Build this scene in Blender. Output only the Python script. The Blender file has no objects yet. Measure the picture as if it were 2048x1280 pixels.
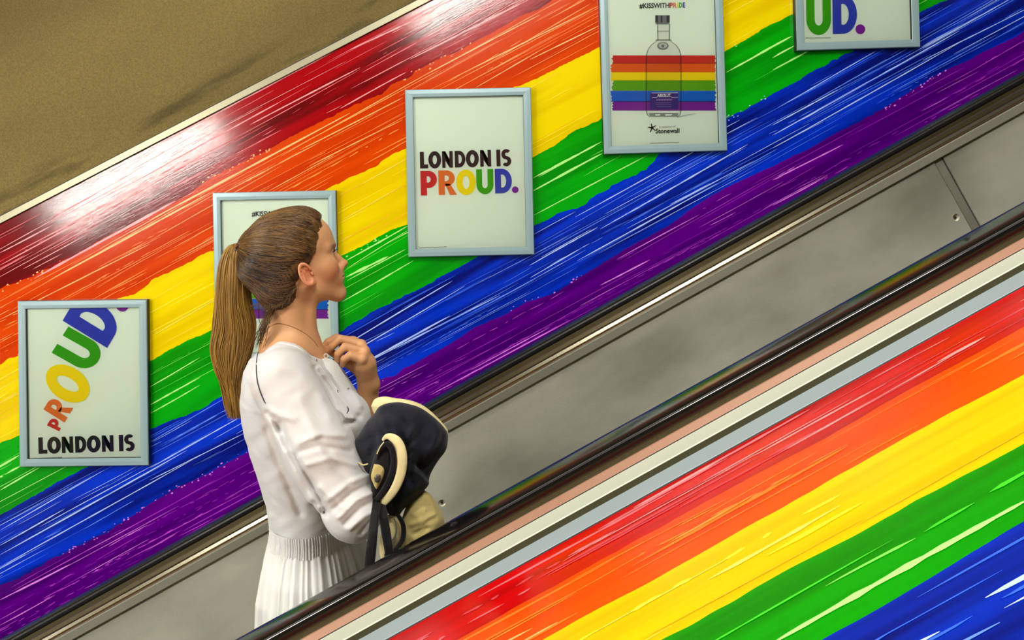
import bpy, bmesh, math, random
import numpy as np
from mathutils import Vector, Matrix, noise
from mathutils.bvhtree import BVHTree
random.seed(7); rng = np.random.RandomState(7)
C = bpy.context.scene.collection
scn = bpy.context.scene

# ------------------------------------------------------------------ camera
F = 1560.0; CX, CY = 918.0, 436.0          # focal length and principal point in 2048x1280 pixels
ROLL = math.radians(1.5)
CZ = 1.65                                   # camera height above the photographer's step
ALPHA = math.radians(27.55)                 # slope of the escalators
ca, sa = math.cos(ALPHA), math.sin(ALPHA)
cd = bpy.data.cameras.new('camera'); cam = bpy.data.objects.new('camera', cd); C.objects.link(cam)
cd.sensor_width = 36; cd.lens = F/2048*36
cd.shift_x = (1024-CX)/2048; cd.shift_y = -(640-CY)/2048
cd.clip_start = 0.05
cam.matrix_world = Matrix.Translation((0, 0, CZ)) @ Matrix.Rotation(ROLL, 4, 'Y') @ Matrix.Rotation(math.pi/2, 4, 'X')
scn.camera = cam

# ------------------------------------------------------------------ world and exposure
w = bpy.data.worlds.new('world'); scn.world = w; w.use_nodes = True
bg = w.node_tree.nodes['Background']; bg.inputs[0].default_value = (1.0, 0.97, 0.88, 1); bg.inputs[1].default_value = 0.35
vs = scn.view_settings; vs.view_transform = 'Standard'; vs.look = 'None'; vs.gamma = 1; vs.exposure = -0.15
vs.use_curve_mapping = False

# ------------------------------------------------------------------ frames of reference
cr, sr = math.cos(ROLL), math.sin(ROLL)
def W(px, py, Y):
    u = (px-CX)/F*Y; v = -(py-CY)/F*Y
    return Vector((u*cr+v*sr, Y, -u*sr+v*cr+CZ))
def Wn(px, py, Y):                          # numpy version -> (N,3)
    px = np.asarray(px, float); py = np.asarray(py, float); Y = np.asarray(Y, float)+px*0
    u = (px-CX)/F*Y; v = -(py-CY)/F*Y
    return np.stack([u*cr+v*sr, Y, -u*sr+v*cr+CZ], -1)
def SN(p):                                  # world -> slope coordinates (s along the slope, n square to it)
    return (p[0]*ca+(p[2]-CZ)*sa, -p[0]*sa+(p[2]-CZ)*ca)
def FS(s, y, n):                            # slope coordinates -> world
    return Vector((s*ca-n*sa, y, s*sa+n*ca+CZ))
def img(px, py, Y): return SN(W(px, py, Y))

# ------------------------------------------------------------------ area lights added overhead as general fill
def area(name, s, y, n, L, wd, power, col, target):
    ld = bpy.data.lights.new(name, 'AREA'); ld.shape = 'RECTANGLE'; ld.size = L; ld.size_y = wd
    ld.energy = power; ld.color = col
    o = bpy.data.objects.new(name, ld); C.objects.link(o)
    p = FS(s, y, n); o.location = p
    d = (FS(*target)-p).normalized()
    xax = Vector((ca, 0, sa)); zax = -d; yax = zax.cross(xax).normalized(); xax = yax.cross(zax)
    m = Matrix((xax, yax, zax)).transposed().to_4x4(); m.translation = p; o.matrix_world = m
    return o
LIGHTS = True
area('fill_light', 0.2, 0.9, 2.35, 9.0, 0.30, 66, (1.0, 0.98, 0.92), (0.2, 1.5, -1))
area('fill_light', 0.2, -0.5, 2.5, 9.0, 0.30, 54, (1.0, 0.99, 0.95), (0.2, 1.5, -0.6))

# ------------------------------------------------------------------ materials
def lin(c):
    def f(v):
        v = v/255.0
        return v/12.92 if v <= 0.04045 else ((v+0.055)/1.055)**2.4
    return (f(c[0]), f(c[1]), f(c[2]), 1)
def mat(name, col, rough=0.5, metal=0.0, spec=0.5, coat=0.0, coat_r=0.05, sss=0.0, bump=None):
    m = bpy.data.materials.new(name); m.use_nodes = True
    b = m.node_tree.nodes['Principled BSDF']
    b.inputs['Base Color'].default_value = lin(col); b.inputs['Roughness'].default_value = rough
    b.inputs['Metallic'].default_value = metal; b.inputs['Specular IOR Level'].default_value = spec
    b.inputs['Coat Weight'].default_value = coat; b.inputs['Coat Roughness'].default_value = coat_r
    if sss:
        b.inputs['Subsurface Weight'].default_value = sss
        b.inputs['Subsurface Radius'].default_value = (0.010, 0.004, 0.002); b.inputs['Subsurface Scale'].default_value = 1.0
    return m
def nodes(m): return m.node_tree.nodes, m.node_tree.links, m.node_tree.nodes['Principled BSDF']
def noise_col(m, c1, c2, scale, rot=True, stretch=(1, 1, 1), detail=4, p1=0.35, p2=0.65, rough_var=None, bump=0.0, dist=0.0, bscale=None):
    """colour mixed by procedural noise; coordinates turned to run along the slope and stretched"""
    N, L, b = nodes(m)
    tc = N.new('ShaderNodeTexCoord'); mp = N.new('ShaderNodeMapping')
    mp.vector_type = 'TEXTURE'
    mp.inputs['Rotation'].default_value = (0, -ALPHA if rot else 0, 0)
    mp.inputs['Scale'].default_value = stretch
    L.new(tc.outputs['Object'], mp.inputs['Vector'])
    nz = N.new('ShaderNodeTexNoise'); nz.inputs['Scale'].default_value = scale; nz.inputs['Detail'].default_value = detail
    nz.inputs['Distortion'].default_value = dist
    L.new(mp.outputs[0], nz.inputs['Vector'])
    cr_ = N.new('ShaderNodeValToRGB'); cr_.color_ramp.elements[0].position = p1; cr_.color_ramp.elements[1].position = p2
    cr_.color_ramp.elements[0].color = lin(c1); cr_.color_ramp.elements[1].color = lin(c2)
    L.new(nz.outputs['Fac'], cr_.inputs[0]); L.new(cr_.outputs[0], b.inputs['Base Color'])
    if bump:
        bp = N.new('ShaderNodeBump'); bp.inputs['Strength'].default_value = 1.0; bp.inputs['Distance'].default_value = bump
        n2 = nz
        if bscale:
            n2 = N.new('ShaderNodeTexNoise'); n2.inputs['Scale'].default_value = bscale; n2.inputs['Detail'].default_value = 3
            L.new(mp.outputs[0], n2.inputs['Vector'])
        L.new(n2.outputs['Fac'], bp.inputs['Height']); L.new(bp.outputs[0], b.inputs['Normal'])
    return m

M = {}
# ------------------------------------------------------------------ object helpers
def link(name, me, parent=None, label=None, cat=None, group=None, kind=None):
    o = bpy.data.objects.new(name, me); C.objects.link(o)
    if parent is not None: o.parent = parent
    if label: o['label'] = label
    if cat: o['category'] = cat
    if group: o['group'] = group
    if kind: o['kind'] = kind
    return o
def mesh(name, V, Fc, mats, parent=None, smooth=False, fmat=None, **kw):
    me = bpy.data.meshes.new(name)
    me.from_pydata([tuple(v) for v in V], [], [tuple(f) for f in Fc])
    for m in (mats if isinstance(mats, (list, tuple)) else [mats]): me.materials.append(m)
    if smooth: me.polygons.foreach_set('use_smooth', [True]*len(me.polygons))
    if fmat is not None: me.polygons.foreach_set('material_index', list(fmat))
    me.update()
    return link(name, me, parent, **kw)
def npmesh(name, V, Q, m, parent=None, smooth=True, **kw):
    V = np.asarray(V, np.float32); Q = np.asarray(Q, np.int32)
    me = bpy.data.meshes.new(name); k = Q.shape[1]
    me.vertices.add(len(V)); me.vertices.foreach_set('co', V.ravel())
    me.loops.add(Q.size); me.loops.foreach_set('vertex_index', Q.ravel())
    me.polygons.add(len(Q)); me.polygons.foreach_set('loop_start', np.arange(0, Q.size, k, dtype=np.int32))
    me.polygons.foreach_set('use_smooth', np.full(len(Q), smooth))
    for mm in (m if isinstance(m, (list, tuple)) else [m]): me.materials.append(mm)
    me.update(calc_edges=True); me.validate()
    return link(name, me, parent, **kw)
def empty(name, loc, label=None, cat=None, group=None):
    o = bpy.data.objects.new(name, None); C.objects.link(o); o.location = loc; o.empty_display_size = 0.1
    if label: o['label'] = label
    if cat: o['category'] = cat
    if group: o['group'] = group
    return o
def keep(o, parent):                        # parent without moving
    o.parent = parent; o.matrix_parent_inverse = Matrix.Translation(-Vector(parent.location))
    return o
S0, S1 = -6.2, 7.2
def extrude_profile(name, prof, m, parent=None, s0=S0, s1=S1, closed=False, smooth=False, **kw):
    """cross-section prof = [(y,n),...] swept along the slope"""
    k = len(prof); V = []; Fc = []
    for s in (s0, s1):
        for (y, n) in prof: V.append(FS(s, y, n))
    rngk = range(k) if closed else range(k-1)
    for i in rngk:
        j = (i+1) % k; Fc.append((i, j, k+j, k+i))
    if closed: Fc.append(tuple(range(k))[::-1]); Fc.append(tuple(range(k, 2*k)))
    o = mesh(name, V, Fc, m, None, smooth, **kw)
    if parent is not None: keep(o, parent)
    return o
def rounded(y0, y1, n0, n1, r, seg=4):      # rounded rectangle section
    P = []
    for (cy_, cn_, a0) in ((y1-r, n1-r, 0), (y0+r, n1-r, 90), (y0+r, n0+r, 180), (y1-r, n0+r, 270)):
        for i in range(seg+1):
            a = math.radians(a0+90*i/seg); P.append((cy_+r*math.cos(a), cn_+r*math.sin(a)))
    return P
def box_sn(s0, s1, y0, y1, n0, n1):
    V = [FS(s, y, n) for s in (s0, s1) for y in (y0, y1) for n in (n0, n1)]
    Fc = [(0, 1, 3, 2), (4, 6, 7, 5), (0, 4, 5, 1), (2, 3, 7, 6), (0, 2, 6, 4), (1, 5, 7, 3)]
    return V, Fc

# ================================================================== THE SETTING
YW = 3.0
RH, OR, YE, GR, BL, VI = 0, 1, 2, 3, 4, 5
base_cols = {  # dark tone, main tone, streak tones
 'red':    ((92, 0, 6), (152, 0, 11), [(226, 110, 118), (238, 150, 150), (205, 60, 72)]),
 'orange': ((190, 50, 0), (206, 64, 0), [(255, 150, 60), (252, 178, 104), (246, 120, 30)]),
 'yellow': ((222, 190, 0), (234, 208, 0), [(250, 232, 40), (246, 180, 20), (240, 226, 90)]),
 'green':  ((0, 132, 4), (0, 160, 6), [(120, 222, 84), (170, 240, 130), (60, 200, 40)]),
 'blue':   ((0, 12, 108), (0, 48, 202), [(96, 140, 245), (176, 200, 255), (50, 100, 240)]),
 'violet': ((66, 0, 104), (92, 0, 132), [(196, 70, 210), (230, 130, 235), (150, 30, 190)]),
}
order = ['red', 'orange', 'yellow', 'green', 'blue', 'violet']
for k in order:
    d, mn, st = base_cols[k]
    m = mat('mural_'+k, mn, rough=0.14, spec=0.4)
    noise_col(m, d, mn, 9.0, stretch=(9, 1, 0.55), detail=5, p1=0.41, p2=0.59, bump=0.0002, bscale=140)
    M[k] = m
    M[k+'_s'] = [mat('streak_%s_%d' % (k, i), c, rough=0.3) for i, c in enumerate(st)]
# band boundaries read off the photograph, one repeat of the printed mural (it repeats every four frames)
RO = [(0,575),(60,556),(306,427),(351,404),(373,390),(411,362),(464,334),(534,302),(562,285),(600,265),(648,241),(705,213),(765,187),(784,168),(822,152),(829,140),(854,130),(917,102),(997,57),(1038,35),(1076,19),(1102,0)]
OY = [(0,729),(19,716),(31,713),(237,596),(269,588),(306,560),(416,505),(520,452),(648,381),(689,359),(743,336),(787,308),(810,297),(1029,173),(1070,159),(1140,124),(1200,92),(1400,-18)]
YG = [(0,885),(41,868),(297,724),(328,707),(369,685),(400,672),(420,662),(560,590),(684,512),(730,491),(781,461),(816,448),(960,372),(1067,313),(1108,292),(1140,270),(1200,238),(1330,166),(1452,102),(1500,77)]
GB = [(0,1029),(42,1004),(71,989),(113,966),(121,962),(166,939),(240,896),(302,860),(337,843),(362,835),(400,816),(440,796),(560,734),(684,662),(730,631),(796,598),(857,568),(922,530),(946,517),(1068,453),(1100,435),(1160,412),(1235,366),(1240,362),(1290,340),(1322,307),(1455,237),(1500,212)]
BV = [(0,1173),(59,1143),(131,1105),(208,1066),(282,1019),(356,974),(416,947),(505,900),(640,825),(753,762),(781,754),(811,736),(857,711),(901,688),(948,656),(1008,630),(1061,600),(1110,585),(1180,542),(1250,500),(1340,450),(1420,392),(1480,362)]
o0 = img(0, 1000, YW); o1 = img(1545, 161, YW); PER = o1[0]-o0[0]; DR = (o1[1]-o0[1])/PER
def periodic(pts):
    sn = [img(x, y, YW) for x, y in pts]
    s = np.array([a for a, b in sn]); n = np.array([b for a, b in sn])-DR*s
    sb = o0[0]; sm = (s-sb) % PER
    i = np.argsort(sm); sm = sm[i]; n = n[i]
    return lambda q: np.interp((np.asarray(q)-sb) % PER, sm, n, period=PER)+DR*np.asarray(q)
bnd = [periodic(p) for p in (RO, OY, YG, GB, BV)]
t0, t1 = img(0, 449, YW), img(866, 0, YW)
TS = (t1[1]-t0[1])/(t1[0]-t0[0])
def top_n(s): return t0[1]+TS*(np.asarray(s)-t0[0])
def fnoise(s, f, seed): return np.array([noise.noise(Vector((v*f, seed*7.3, 0.5))) for v in s])
SS = np.arange(S0, S1, 0.009)
edges = [top_n(SS)]
for i, b in enumerate(bnd):
    edges.append(b(SS)+0.006*fnoise(SS, 9, i)+0.006*fnoise(SS, 38, i+20)*(fnoise(SS, 3, i+9) > 0)+0.0025*fnoise(SS, 120, i+40))
edges.append(SS*0-0.66)

wall = mesh('wall_back', *box_sn(S0, S1, YW+0.004, YW+0.15, -2.4, 3.2), mat('wall_core', (120, 112, 90), 0.8), kind='structure',
            label='wall beside the far escalator, covered by a rainbow mural of slanting painted stripes')
YS = YW
def stripe_obj(name, top, bot, ss, Yd, m, parent, wallmap, label):
    n = len(ss); V = [wallmap(s, Yd, a) for s, a in zip(ss, top)]+[wallmap(s, Yd, a) for s, a in zip(ss, bot)]
    Fc = [(i, n+i, n+i+1, i+1) for i in range(n-1)]
    return mesh(name, V, Fc, m, parent, label=label)
wmap = lambda s, y, n: FS(s, y, n)
stripe = {}
for i, k in enumerate(order):
    stripe[k] = stripe_obj('mural_stripe', edges[i], edges[i+1], SS, YW+0.0, M[k], wall, wmap, k+' brush-painted stripe of the wall mural')

def streak_poly(s, n, L, wd, ang, pieces, wob, seed):
    """thin lens-shaped brush mark in (s,n)"""
    top, bot = [], []
    K = max(4, int(L/0.02))
    K = min(K, 16)
    for j in range(K+1):
        t = j/K
        hw = wd*0.5*(0.1+0.9*math.sin(math.pi*t)**0.4)*(0.65+0.6*random.random())
        if j in (0, K): hw = wd*0.06
        ds = (t-0.5)*L; dn = math.tan(ang)*ds+wob*math.sin(t*3+seed)
        top.append((s+ds, n+dn+hw)); bot.append((s+ds, n+dn-hw))
    return top, bot
def streaks(name, k, specs, mp, parent, Yd):
    V, Fc, fm = [], [], []
    for (s, n, L, wd, ang, mi) in specs:
        # a mark is one lens, or broken into dashes
        runs = [(s, L)]
        if not (mi == 1 and L > .15) and random.random() < (0.45 if k in ('violet',) else 0.12):
            runs = []; q = s-L/2
            while q < s+L/2:
                l = random.uniform(0.01, 0.07); runs.append((q+l/2, l)); q += l+random.uniform(0.004, 0.05)
        for (sc, l) in runs:
            nn = n+math.tan(ang)*(sc-s)
            tp, bt = streak_poly(sc, nn, l, wd, ang, 1, 0.0012, random.random()*6)
            b0 = len(V); c = len(tp); dy = random.random()*0.0004
            V += [mp(a, Yd-dy, b) for a, b in tp]+[mp(a, Yd-dy, b) for a, b in bt]
            for j in range(c-1): Fc.append((b0+j, b0+c+j, b0+c+j+1, b0+j+1)); fm.append(mi)
    return mesh(name, V, Fc, M[k+'_s'], parent, fmat=fm, kind='stuff')
dens = {'red': 26, 'orange': 46, 'yellow': 18, 'green': 7, 'blue': 30, 'violet': 40}
explicit = {
 'green': [(1065,357,1203,283,4),(1065,382,1205,307,4),(1068,431,1295,310,2.6),(692,522,816,451,3),(692,538,816,461,1.6),(692,555,776,512,5),(694,562,811,498,2.2),(683,604,827,521,2.6),
           (297,812,400,755,3.2),(300,827,400,770,2.4),(297,775,400,715,2.2),(0,980,80,935,3),(0,955,45,930,4),(1452,145,1540,98,3.5),(1500,119,1584,72,4.2)],
 'blue': [(1200,458,1495,289,3),(1060,531,1195,454,2.6),(1154,521,1435,367,2.6),(0,1110,374,900,2.8),(0,1135,386,918,2.2),(0,1060,208,941,1.8),(1060,555,1180,487,2),(690,690,905,562,2.4),
          (690,712,930,572,2.2),(740,722,1000,590,2.4),(700,740,900,632,3.5),(300,935,480,835,2.4),(300,960,520,850,2.0),(1150,434,1380,307,1.8),(0,1090,130,1018,2.4)],
 'red': [(0,505,107,450,2.6),(0,530,420,302,3.2),(70,557,350,402,5),(300,297,675,100,3.2),(447,265,560,205,2.4),(680,217,812,145,2.4),(40,500,300,365,2),(700,100,866,22,3),(500,250,720,135,2.6),(820,118,1040,8,3)],
 'orange': [(100,560,420,385,3.5),(300,440,700,226,4),(420,400,640,285,1.8),(0,640,300,487,2),(600,300,806,195,2.2),(620,330,806,240,1.8),(850,150,1080,30,2.4),(1060,120,1200,50,2.2),(900,160,1195,12,2.2)],
 'violet': [(0,1200,140,1128,3),(0,1250,110,1190,2),(860,790,1140,640,2.2),(1160,700,1420,560,2.4),(1080,690,1330,560,2.2),(1200,440+130,1300,520,3),(940,740,1100,655,2)],
 'yellow': [(0,760,200,660,2),(430,540,640,430,2),(684,480,780,430,2)],
}
for i, k in enumerate(order):
    sp = []
    per_m = dens[k]
    for _ in range(int(per_m*(S1-S0))):
        s = random.uniform(S0, S1); L = random.choice([random.uniform(0.06, 0.25), random.uniform(0.2, 0.75)])
        up = float(top_n(s)) if i == 0 else float(bnd[i-1](s))
        lo = float(bnd[i](s)) if i < 5 else -0.62
        n = random.uniform(lo+0.018, up-0.018)
        ang = random.gauss(-0.008, 0.012)
        for e in (-0.5, 0.5):
            sq = s+e*L; u2 = float(top_n(sq)) if i == 0 else float(bnd[i-1](sq)); l2 = float(bnd[i](sq)) if i < 5 else -0.9
            nq = n+math.tan(ang)*e*L
            if nq > u2-0.01 or nq < l2+0.01: L *= 0.45
        sp.append((s, n, L, random.choice([0.0012, 0.0016, 0.0022, 0.0030]) if k != 'yellow' else random.uniform(0.001, 0.003), ang, random.choice([0, 1, 2, 2, 0])))
    for rep in (-1, 0, 1):
        for (x0, y0, x1, y1, wd) in explicit.get(k, []):
            a = img(x0, y0, YW); b = img(x1, y1, YW)
            sc = (a[0]+b[0])/2+rep*PER
            if sc < S0+0.6 or sc > S1-0.6: continue
            sp.append((sc, (a[1]+b[1])/2+rep*PER*DR, b[0]-a[0], wd*0.0019, math.atan2(b[1]-a[1], b[0]-a[0]), 1))
    streaks('brush_marks', k, sp, wmap, stripe[k], YW-0.0008)
# speckled rough edges between stripes
for i, k in enumerate(['orange', 'yellow', 'green', 'blue', 'violet']):
    V, Fc = [], []
    for _ in range(900):
        s = random.uniform(S0, S1)
        if noise.noise(Vector((s*2.2, i*3.1, 0))) < 0.12: continue
        n = float(bnd[i](s))+random.gauss(0, 0.006); r = random.uniform(0.001, 0.0035); b0 = len(V)
        for a in range(5):
            t = a*1.2566+random.random(); V.append(FS(s+r*1.6*math.cos(t), YW-0.0005, n+r*math.sin(t)))
        Fc.append(tuple(range(b0, b0+5))[::-1])
    mesh('paint_specks', V, Fc, M[k+'_s'][1], stripe[k], kind='stuff')

# metal trim above the mural, dark joint, beige shaft lining above
M['trim'] = mat('trim_metal', (150, 146, 120), 0.4, 0.6)
M['dark'] = mat('dark_gap', (18, 17, 15), 0.6)
def along_top(name, d0, d1, y0, y1, m, parent=None, **kw):
    V = []; 
    for s in (S0, S1):
        tn = float(top_n(s))
        for y in (y0, y1):
            for d in (d0, d1): V.append(FS(s, y, tn+d))
    Fc = [(0, 1, 3, 2), (4, 6, 7, 5), (0, 4, 5, 1), (2, 3, 7, 6), (0, 2, 6, 4), (1, 5, 7, 3)]
    return mesh(name, V, Fc, m, parent, **kw)
along_top('trim_1', 0.001, 0.024, YW-0.012, YW+0.02, M['trim'], kind='structure', label='thin metal trim running along the top edge of the mural')
along_top('trim_2', 0.024, 0.029, YW-0.004, YW+0.02, M['dark'], kind='structure', label='narrow dark joint between the metal trim and the beige vault')
M['vault'] = mat('vault_plaster', (128, 112, 62), 0.85, spec=0.2)
noise_col(M['vault'], (98, 85, 48), (120, 105, 60), 2.2, stretch=(3, 1, 1), detail=9, p1=0.3, p2=0.7, bump=0.0015, bscale=220)
N_, L_, b_ = nodes(M['vault'])                  # plaster grain
g_ = N_.new('ShaderNodeTexNoise'); g_.inputs['Scale'].default_value = 170; g_.inputs['Detail'].default_value = 3
t_ = N_.new('ShaderNodeTexCoord'); L_.new(t_.outputs['Object'], g_.inputs['Vector'])
r_ = N_.new('ShaderNodeMapRange'); r_.inputs[1].default_value = .3; r_.inputs[2].default_value = .7; r_.inputs[3].default_value = .80; r_.inputs[4].default_value = 1.18
L_.new(g_.outputs['Fac'], r_.inputs[0]); x_ = N_.new('ShaderNodeMix'); x_.data_type = 'RGBA'; x_.blend_type = 'MULTIPLY'; x_.inputs[0].default_value = 1
L_.new(b_.inputs['Base Color'].links[0].from_socket, x_.inputs[6]); L_.new(r_.outputs[0], x_.inputs[7]); L_.new(x_.outputs[2], b_.inputs['Base Color'])
# dirt: darker smudges that hug the trim
N_, L_, b_ = nodes(M['vault'])
VV, VF = [], []
KS = 40; KA = 22
for a in range(KS+1):
    s = S0+(S1-S0)*a/KS; tn = float(top_n(s))+0.026
    prof = [(YW+0.002, tn), (YW+0.002, tn+0.5)]
    nt = 2.6; y_ = YW
    for q in range(1, KA+1):
        t = q/KA*math.pi/2
        prof.append((YW-4.0*(1-math.cos(t)), tn+0.5+(max(0.6, nt-tn-0.5))*math.sin(t)))
    for q in range(1, KA+1):
        t = q/KA*math.pi/2
        prof.append((YW-4.0-4.0*math.sin(t), nt-(nt+1.2)*(1-math.cos(t))))
    for p in prof: VV.append(FS(s, p[0], p[1]))
kk = len(prof)
for a in range(KS):
    for q in range(kk-1): VF.append((a*kk+q, (a+1)*kk+q, (a+1)*kk+q+1, a*kk+q+1))
mesh('ceiling', VV, VF, M['vault'], smooth=True, kind='structure', label='beige plastered vault curving up above the mural, smudged along its lower edge')
V, Fc = [], []
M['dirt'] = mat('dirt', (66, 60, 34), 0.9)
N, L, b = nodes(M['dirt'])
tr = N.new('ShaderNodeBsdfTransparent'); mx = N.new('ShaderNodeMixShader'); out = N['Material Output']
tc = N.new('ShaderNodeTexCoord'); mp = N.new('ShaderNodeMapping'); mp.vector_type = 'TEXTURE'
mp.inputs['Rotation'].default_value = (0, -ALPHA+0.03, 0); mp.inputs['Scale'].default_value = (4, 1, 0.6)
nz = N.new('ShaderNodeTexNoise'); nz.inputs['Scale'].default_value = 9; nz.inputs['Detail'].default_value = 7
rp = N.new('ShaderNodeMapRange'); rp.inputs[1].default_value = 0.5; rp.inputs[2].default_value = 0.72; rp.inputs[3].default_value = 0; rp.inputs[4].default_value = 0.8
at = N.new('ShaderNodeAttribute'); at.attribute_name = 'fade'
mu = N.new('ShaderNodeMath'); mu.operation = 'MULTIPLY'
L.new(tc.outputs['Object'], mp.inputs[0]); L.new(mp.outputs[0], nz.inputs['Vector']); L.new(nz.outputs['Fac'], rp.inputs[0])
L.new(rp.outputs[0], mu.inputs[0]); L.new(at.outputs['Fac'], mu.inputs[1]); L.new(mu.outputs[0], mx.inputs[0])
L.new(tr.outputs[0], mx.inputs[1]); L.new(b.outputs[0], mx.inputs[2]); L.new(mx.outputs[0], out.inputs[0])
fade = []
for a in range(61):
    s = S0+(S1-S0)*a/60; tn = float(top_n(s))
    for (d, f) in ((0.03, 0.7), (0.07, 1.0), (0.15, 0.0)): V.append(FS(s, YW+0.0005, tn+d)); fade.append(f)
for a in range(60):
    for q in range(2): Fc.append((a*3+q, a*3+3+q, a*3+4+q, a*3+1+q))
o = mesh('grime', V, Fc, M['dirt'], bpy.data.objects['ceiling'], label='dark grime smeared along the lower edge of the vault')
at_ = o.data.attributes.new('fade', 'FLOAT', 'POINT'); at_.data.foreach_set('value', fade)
# opposite wall of the shaft with the same mural, behind the photographer (seen only in reflections)
ow = mesh('wall_front', *box_sn(S0, S1, -4.65, -4.5, -2.4, 1.3), mat('opposite_wall', (150, 140, 110), 0.6), kind='structure', label='opposite wall of the shaft behind the photographer')
for i, k in enumerate(order):
    V = [FS(s, -4.49, n) for s in (S0, S1) for n in (0.9-0.25*i, 0.9-0.25*(i+1))]
    mesh('mural_stripe', V, [(0, 1, 3, 2)], M[k], ow, label=k+' stripe on the opposite wall')

# ------------------------------------------------------------------ fluorescent tubes (real lamps above the escalators)
M['tube'] = bpy.data.materials.new('tube_glow'); M['tube'].use_nodes = True
N = M['tube'].node_tree.nodes; N.remove(N['Principled BSDF']); e = N.new('ShaderNodeEmission')
e.inputs[0].default_value = (1, 0.97, 0.9, 1); e.inputs[1].default_value = 150
M['tube'].node_tree.links.new(e.outputs[0], N['Material Output'].inputs[0])
M['housing'] = mat('lamp_housing', (210, 205, 190), 0.5)
a0 = img(118, 433, YW); a1 = img(437, 262, YW); b0_ = img(838, 58, YW)
nlamp = a0[1]*2+0.02
LS = (a1[0]-a0[0])*2; STEP = (b0_[0]-a0[0])*2
def tube_lamp(s0, y, n, L, label, r=0.05):
    t = empty('fluorescent_lamp', FS(s0+L/2, y, n), label, 'lamp', 'tube lamps under the vault')
    prof = [(y+r*math.cos(a), n+r*math.sin(a)) for a in np.linspace(0, 2*math.pi, 13)[:-1]]
    extrude_profile('tube', prof, M['tube'], t, s0, s0+L, closed=True, smooth=True)
    extrude_profile('housing', [(y-0.09, n+r+0.005), (y-0.07, n+r+0.05), (y+0.07, n+r+0.05), (y+0.09, n+r+0.005)], M['housing'], t, s0-0.05, s0+L+0.05, closed=True)
    for ss in (s0+0.3, s0+L-0.3):
        extrude_profile('hanger', [(y-0.006, n+r+0.05), (y-0.006, 2.5), (y+0.006, 2.5), (y+0.006, n+r+0.05)], M['housing'], t, ss-0.006, ss+0.006, closed=True)
for j in range(-1, 2):
    tube_lamp(a0[0]*2+j*STEP, 0.0, nlamp, LS, ['lowest', 'middle', 'highest'][j+1]+' tube lamp hanging under the vault, out of frame')

# ================================================================== ESCALATOR HARDWARE
M['rubber'] = mat('rubber', (14, 12, 12), 0.14, 0.0, 0.5); M['rubber_w'] = mat('worn_rubber', (12, 11, 11), 0.34, 0.0, 0.35)
M['steel'] = mat('brushed_steel', (118, 110, 84), 0.33, 1.0)
M['steel_b'] = mat('bright_steel', (176, 170, 146), 0.22, 1.0)
M['steel_s'] = mat('grey_skirting', (140, 138, 124), 0.42, 0.4)
M['steel_w'] = mat('satin_deck_strip', (196, 202, 184), 0.35, 0.15)  # deck strip colours hold the tones reflected in the steel
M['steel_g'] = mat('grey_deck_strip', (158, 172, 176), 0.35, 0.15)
M['steel_p'] = mat('pink_reflection_strip', (150, 108, 84), 0.5, 0.2)  # pinkish reflection on steel, set as base colour
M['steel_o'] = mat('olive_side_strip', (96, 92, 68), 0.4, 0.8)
M['screw'] = mat('screw_metal', (170, 168, 150), 0.5, 0.3)
M['panel'] = mat('inner_panel_steel', (150, 148, 134), 0.42, 0.35)
noise_col(M['panel'], (136, 136, 120), (214, 214, 196), 1.9, stretch=(1.8, 1, 1), detail=9, p1=0.36, p2=0.64, bump=0.0006, bscale=300)  # blotchy reflections of the steel put into the colour by noise
yF, yN = 2.50, 1.385
HT = -0.47                                   # handrail top
def handrail(yc, name_label, mm='rubber'):
    sg = 1
    P = []
    for (dy, dn) in ((.040, -.012), (.0385, -.007), (.034, -.003), (.028, -.0012), (.014, -.0002), (0, 0), (-.014, -.0002), (-.028, -.0012), (-.034, -.003), (-.0385, -.007), (-.040, -.012)):
        P.append((yc+dy, HT+dn))             # nearly flat top with round edges
    P += [(yc-0.040, HT-0.020), (yc-0.030, HT-0.026), (yc+0.030, HT-0.026), (yc+0.040, HT-0.020)]
    o = extrude_profile('handrail', P, M[mm], None, closed=True, smooth=False, label=name_label, cat='handrail')
    for p in o.data.polygons: p.use_smooth = True
    md = o.modifiers.new('split', 'EDGE_SPLIT'); md.split_angle = math.radians(50)
    return o
handrail(yF, 'black rubber handrail on the far side of the escalator, along the foot of the mural', 'rubber_w')
handrail(yN, 'glossy black rubber handrail nearest the camera, crossing in front of the woman')
def inner_section(yc, sg):
    """profile strips from under the handrail inwards (sg=-1: towards the camera, for the far balustrade)"""
    q = lambda d: yc+sg*d
    return [('guide_strip', [(q(0.036), HT-0.022), (q(0.0395), HT-0.0225), (q(0.0415), HT-0.034), (q(0.047), HT-0.0355)], 'steel'),
            ('cover_strip', [(q(0.047), HT-0.036), (q(0.050), HT-0.047), (q(0.053), HT-0.0485), (q(0.056), HT-0.050)], 'steel'),
            ('deck_strip', [(q(0.056), HT-0.0505), (q(0.0595), HT-0.0590), (q(0.0645), HT-0.0608), (q(0.069), HT-0.063), (q(0.070), HT-0.066)], 'steel_b'),
            ('skirting_strip', [(q(0.070), HT-0.0665), (q(0.0725), HT-0.069), (q(0.074), HT-0.092), (q(0.071), HT-0.0945), (q(0.055), HT-0.0945)], 'steel_s')]
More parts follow.
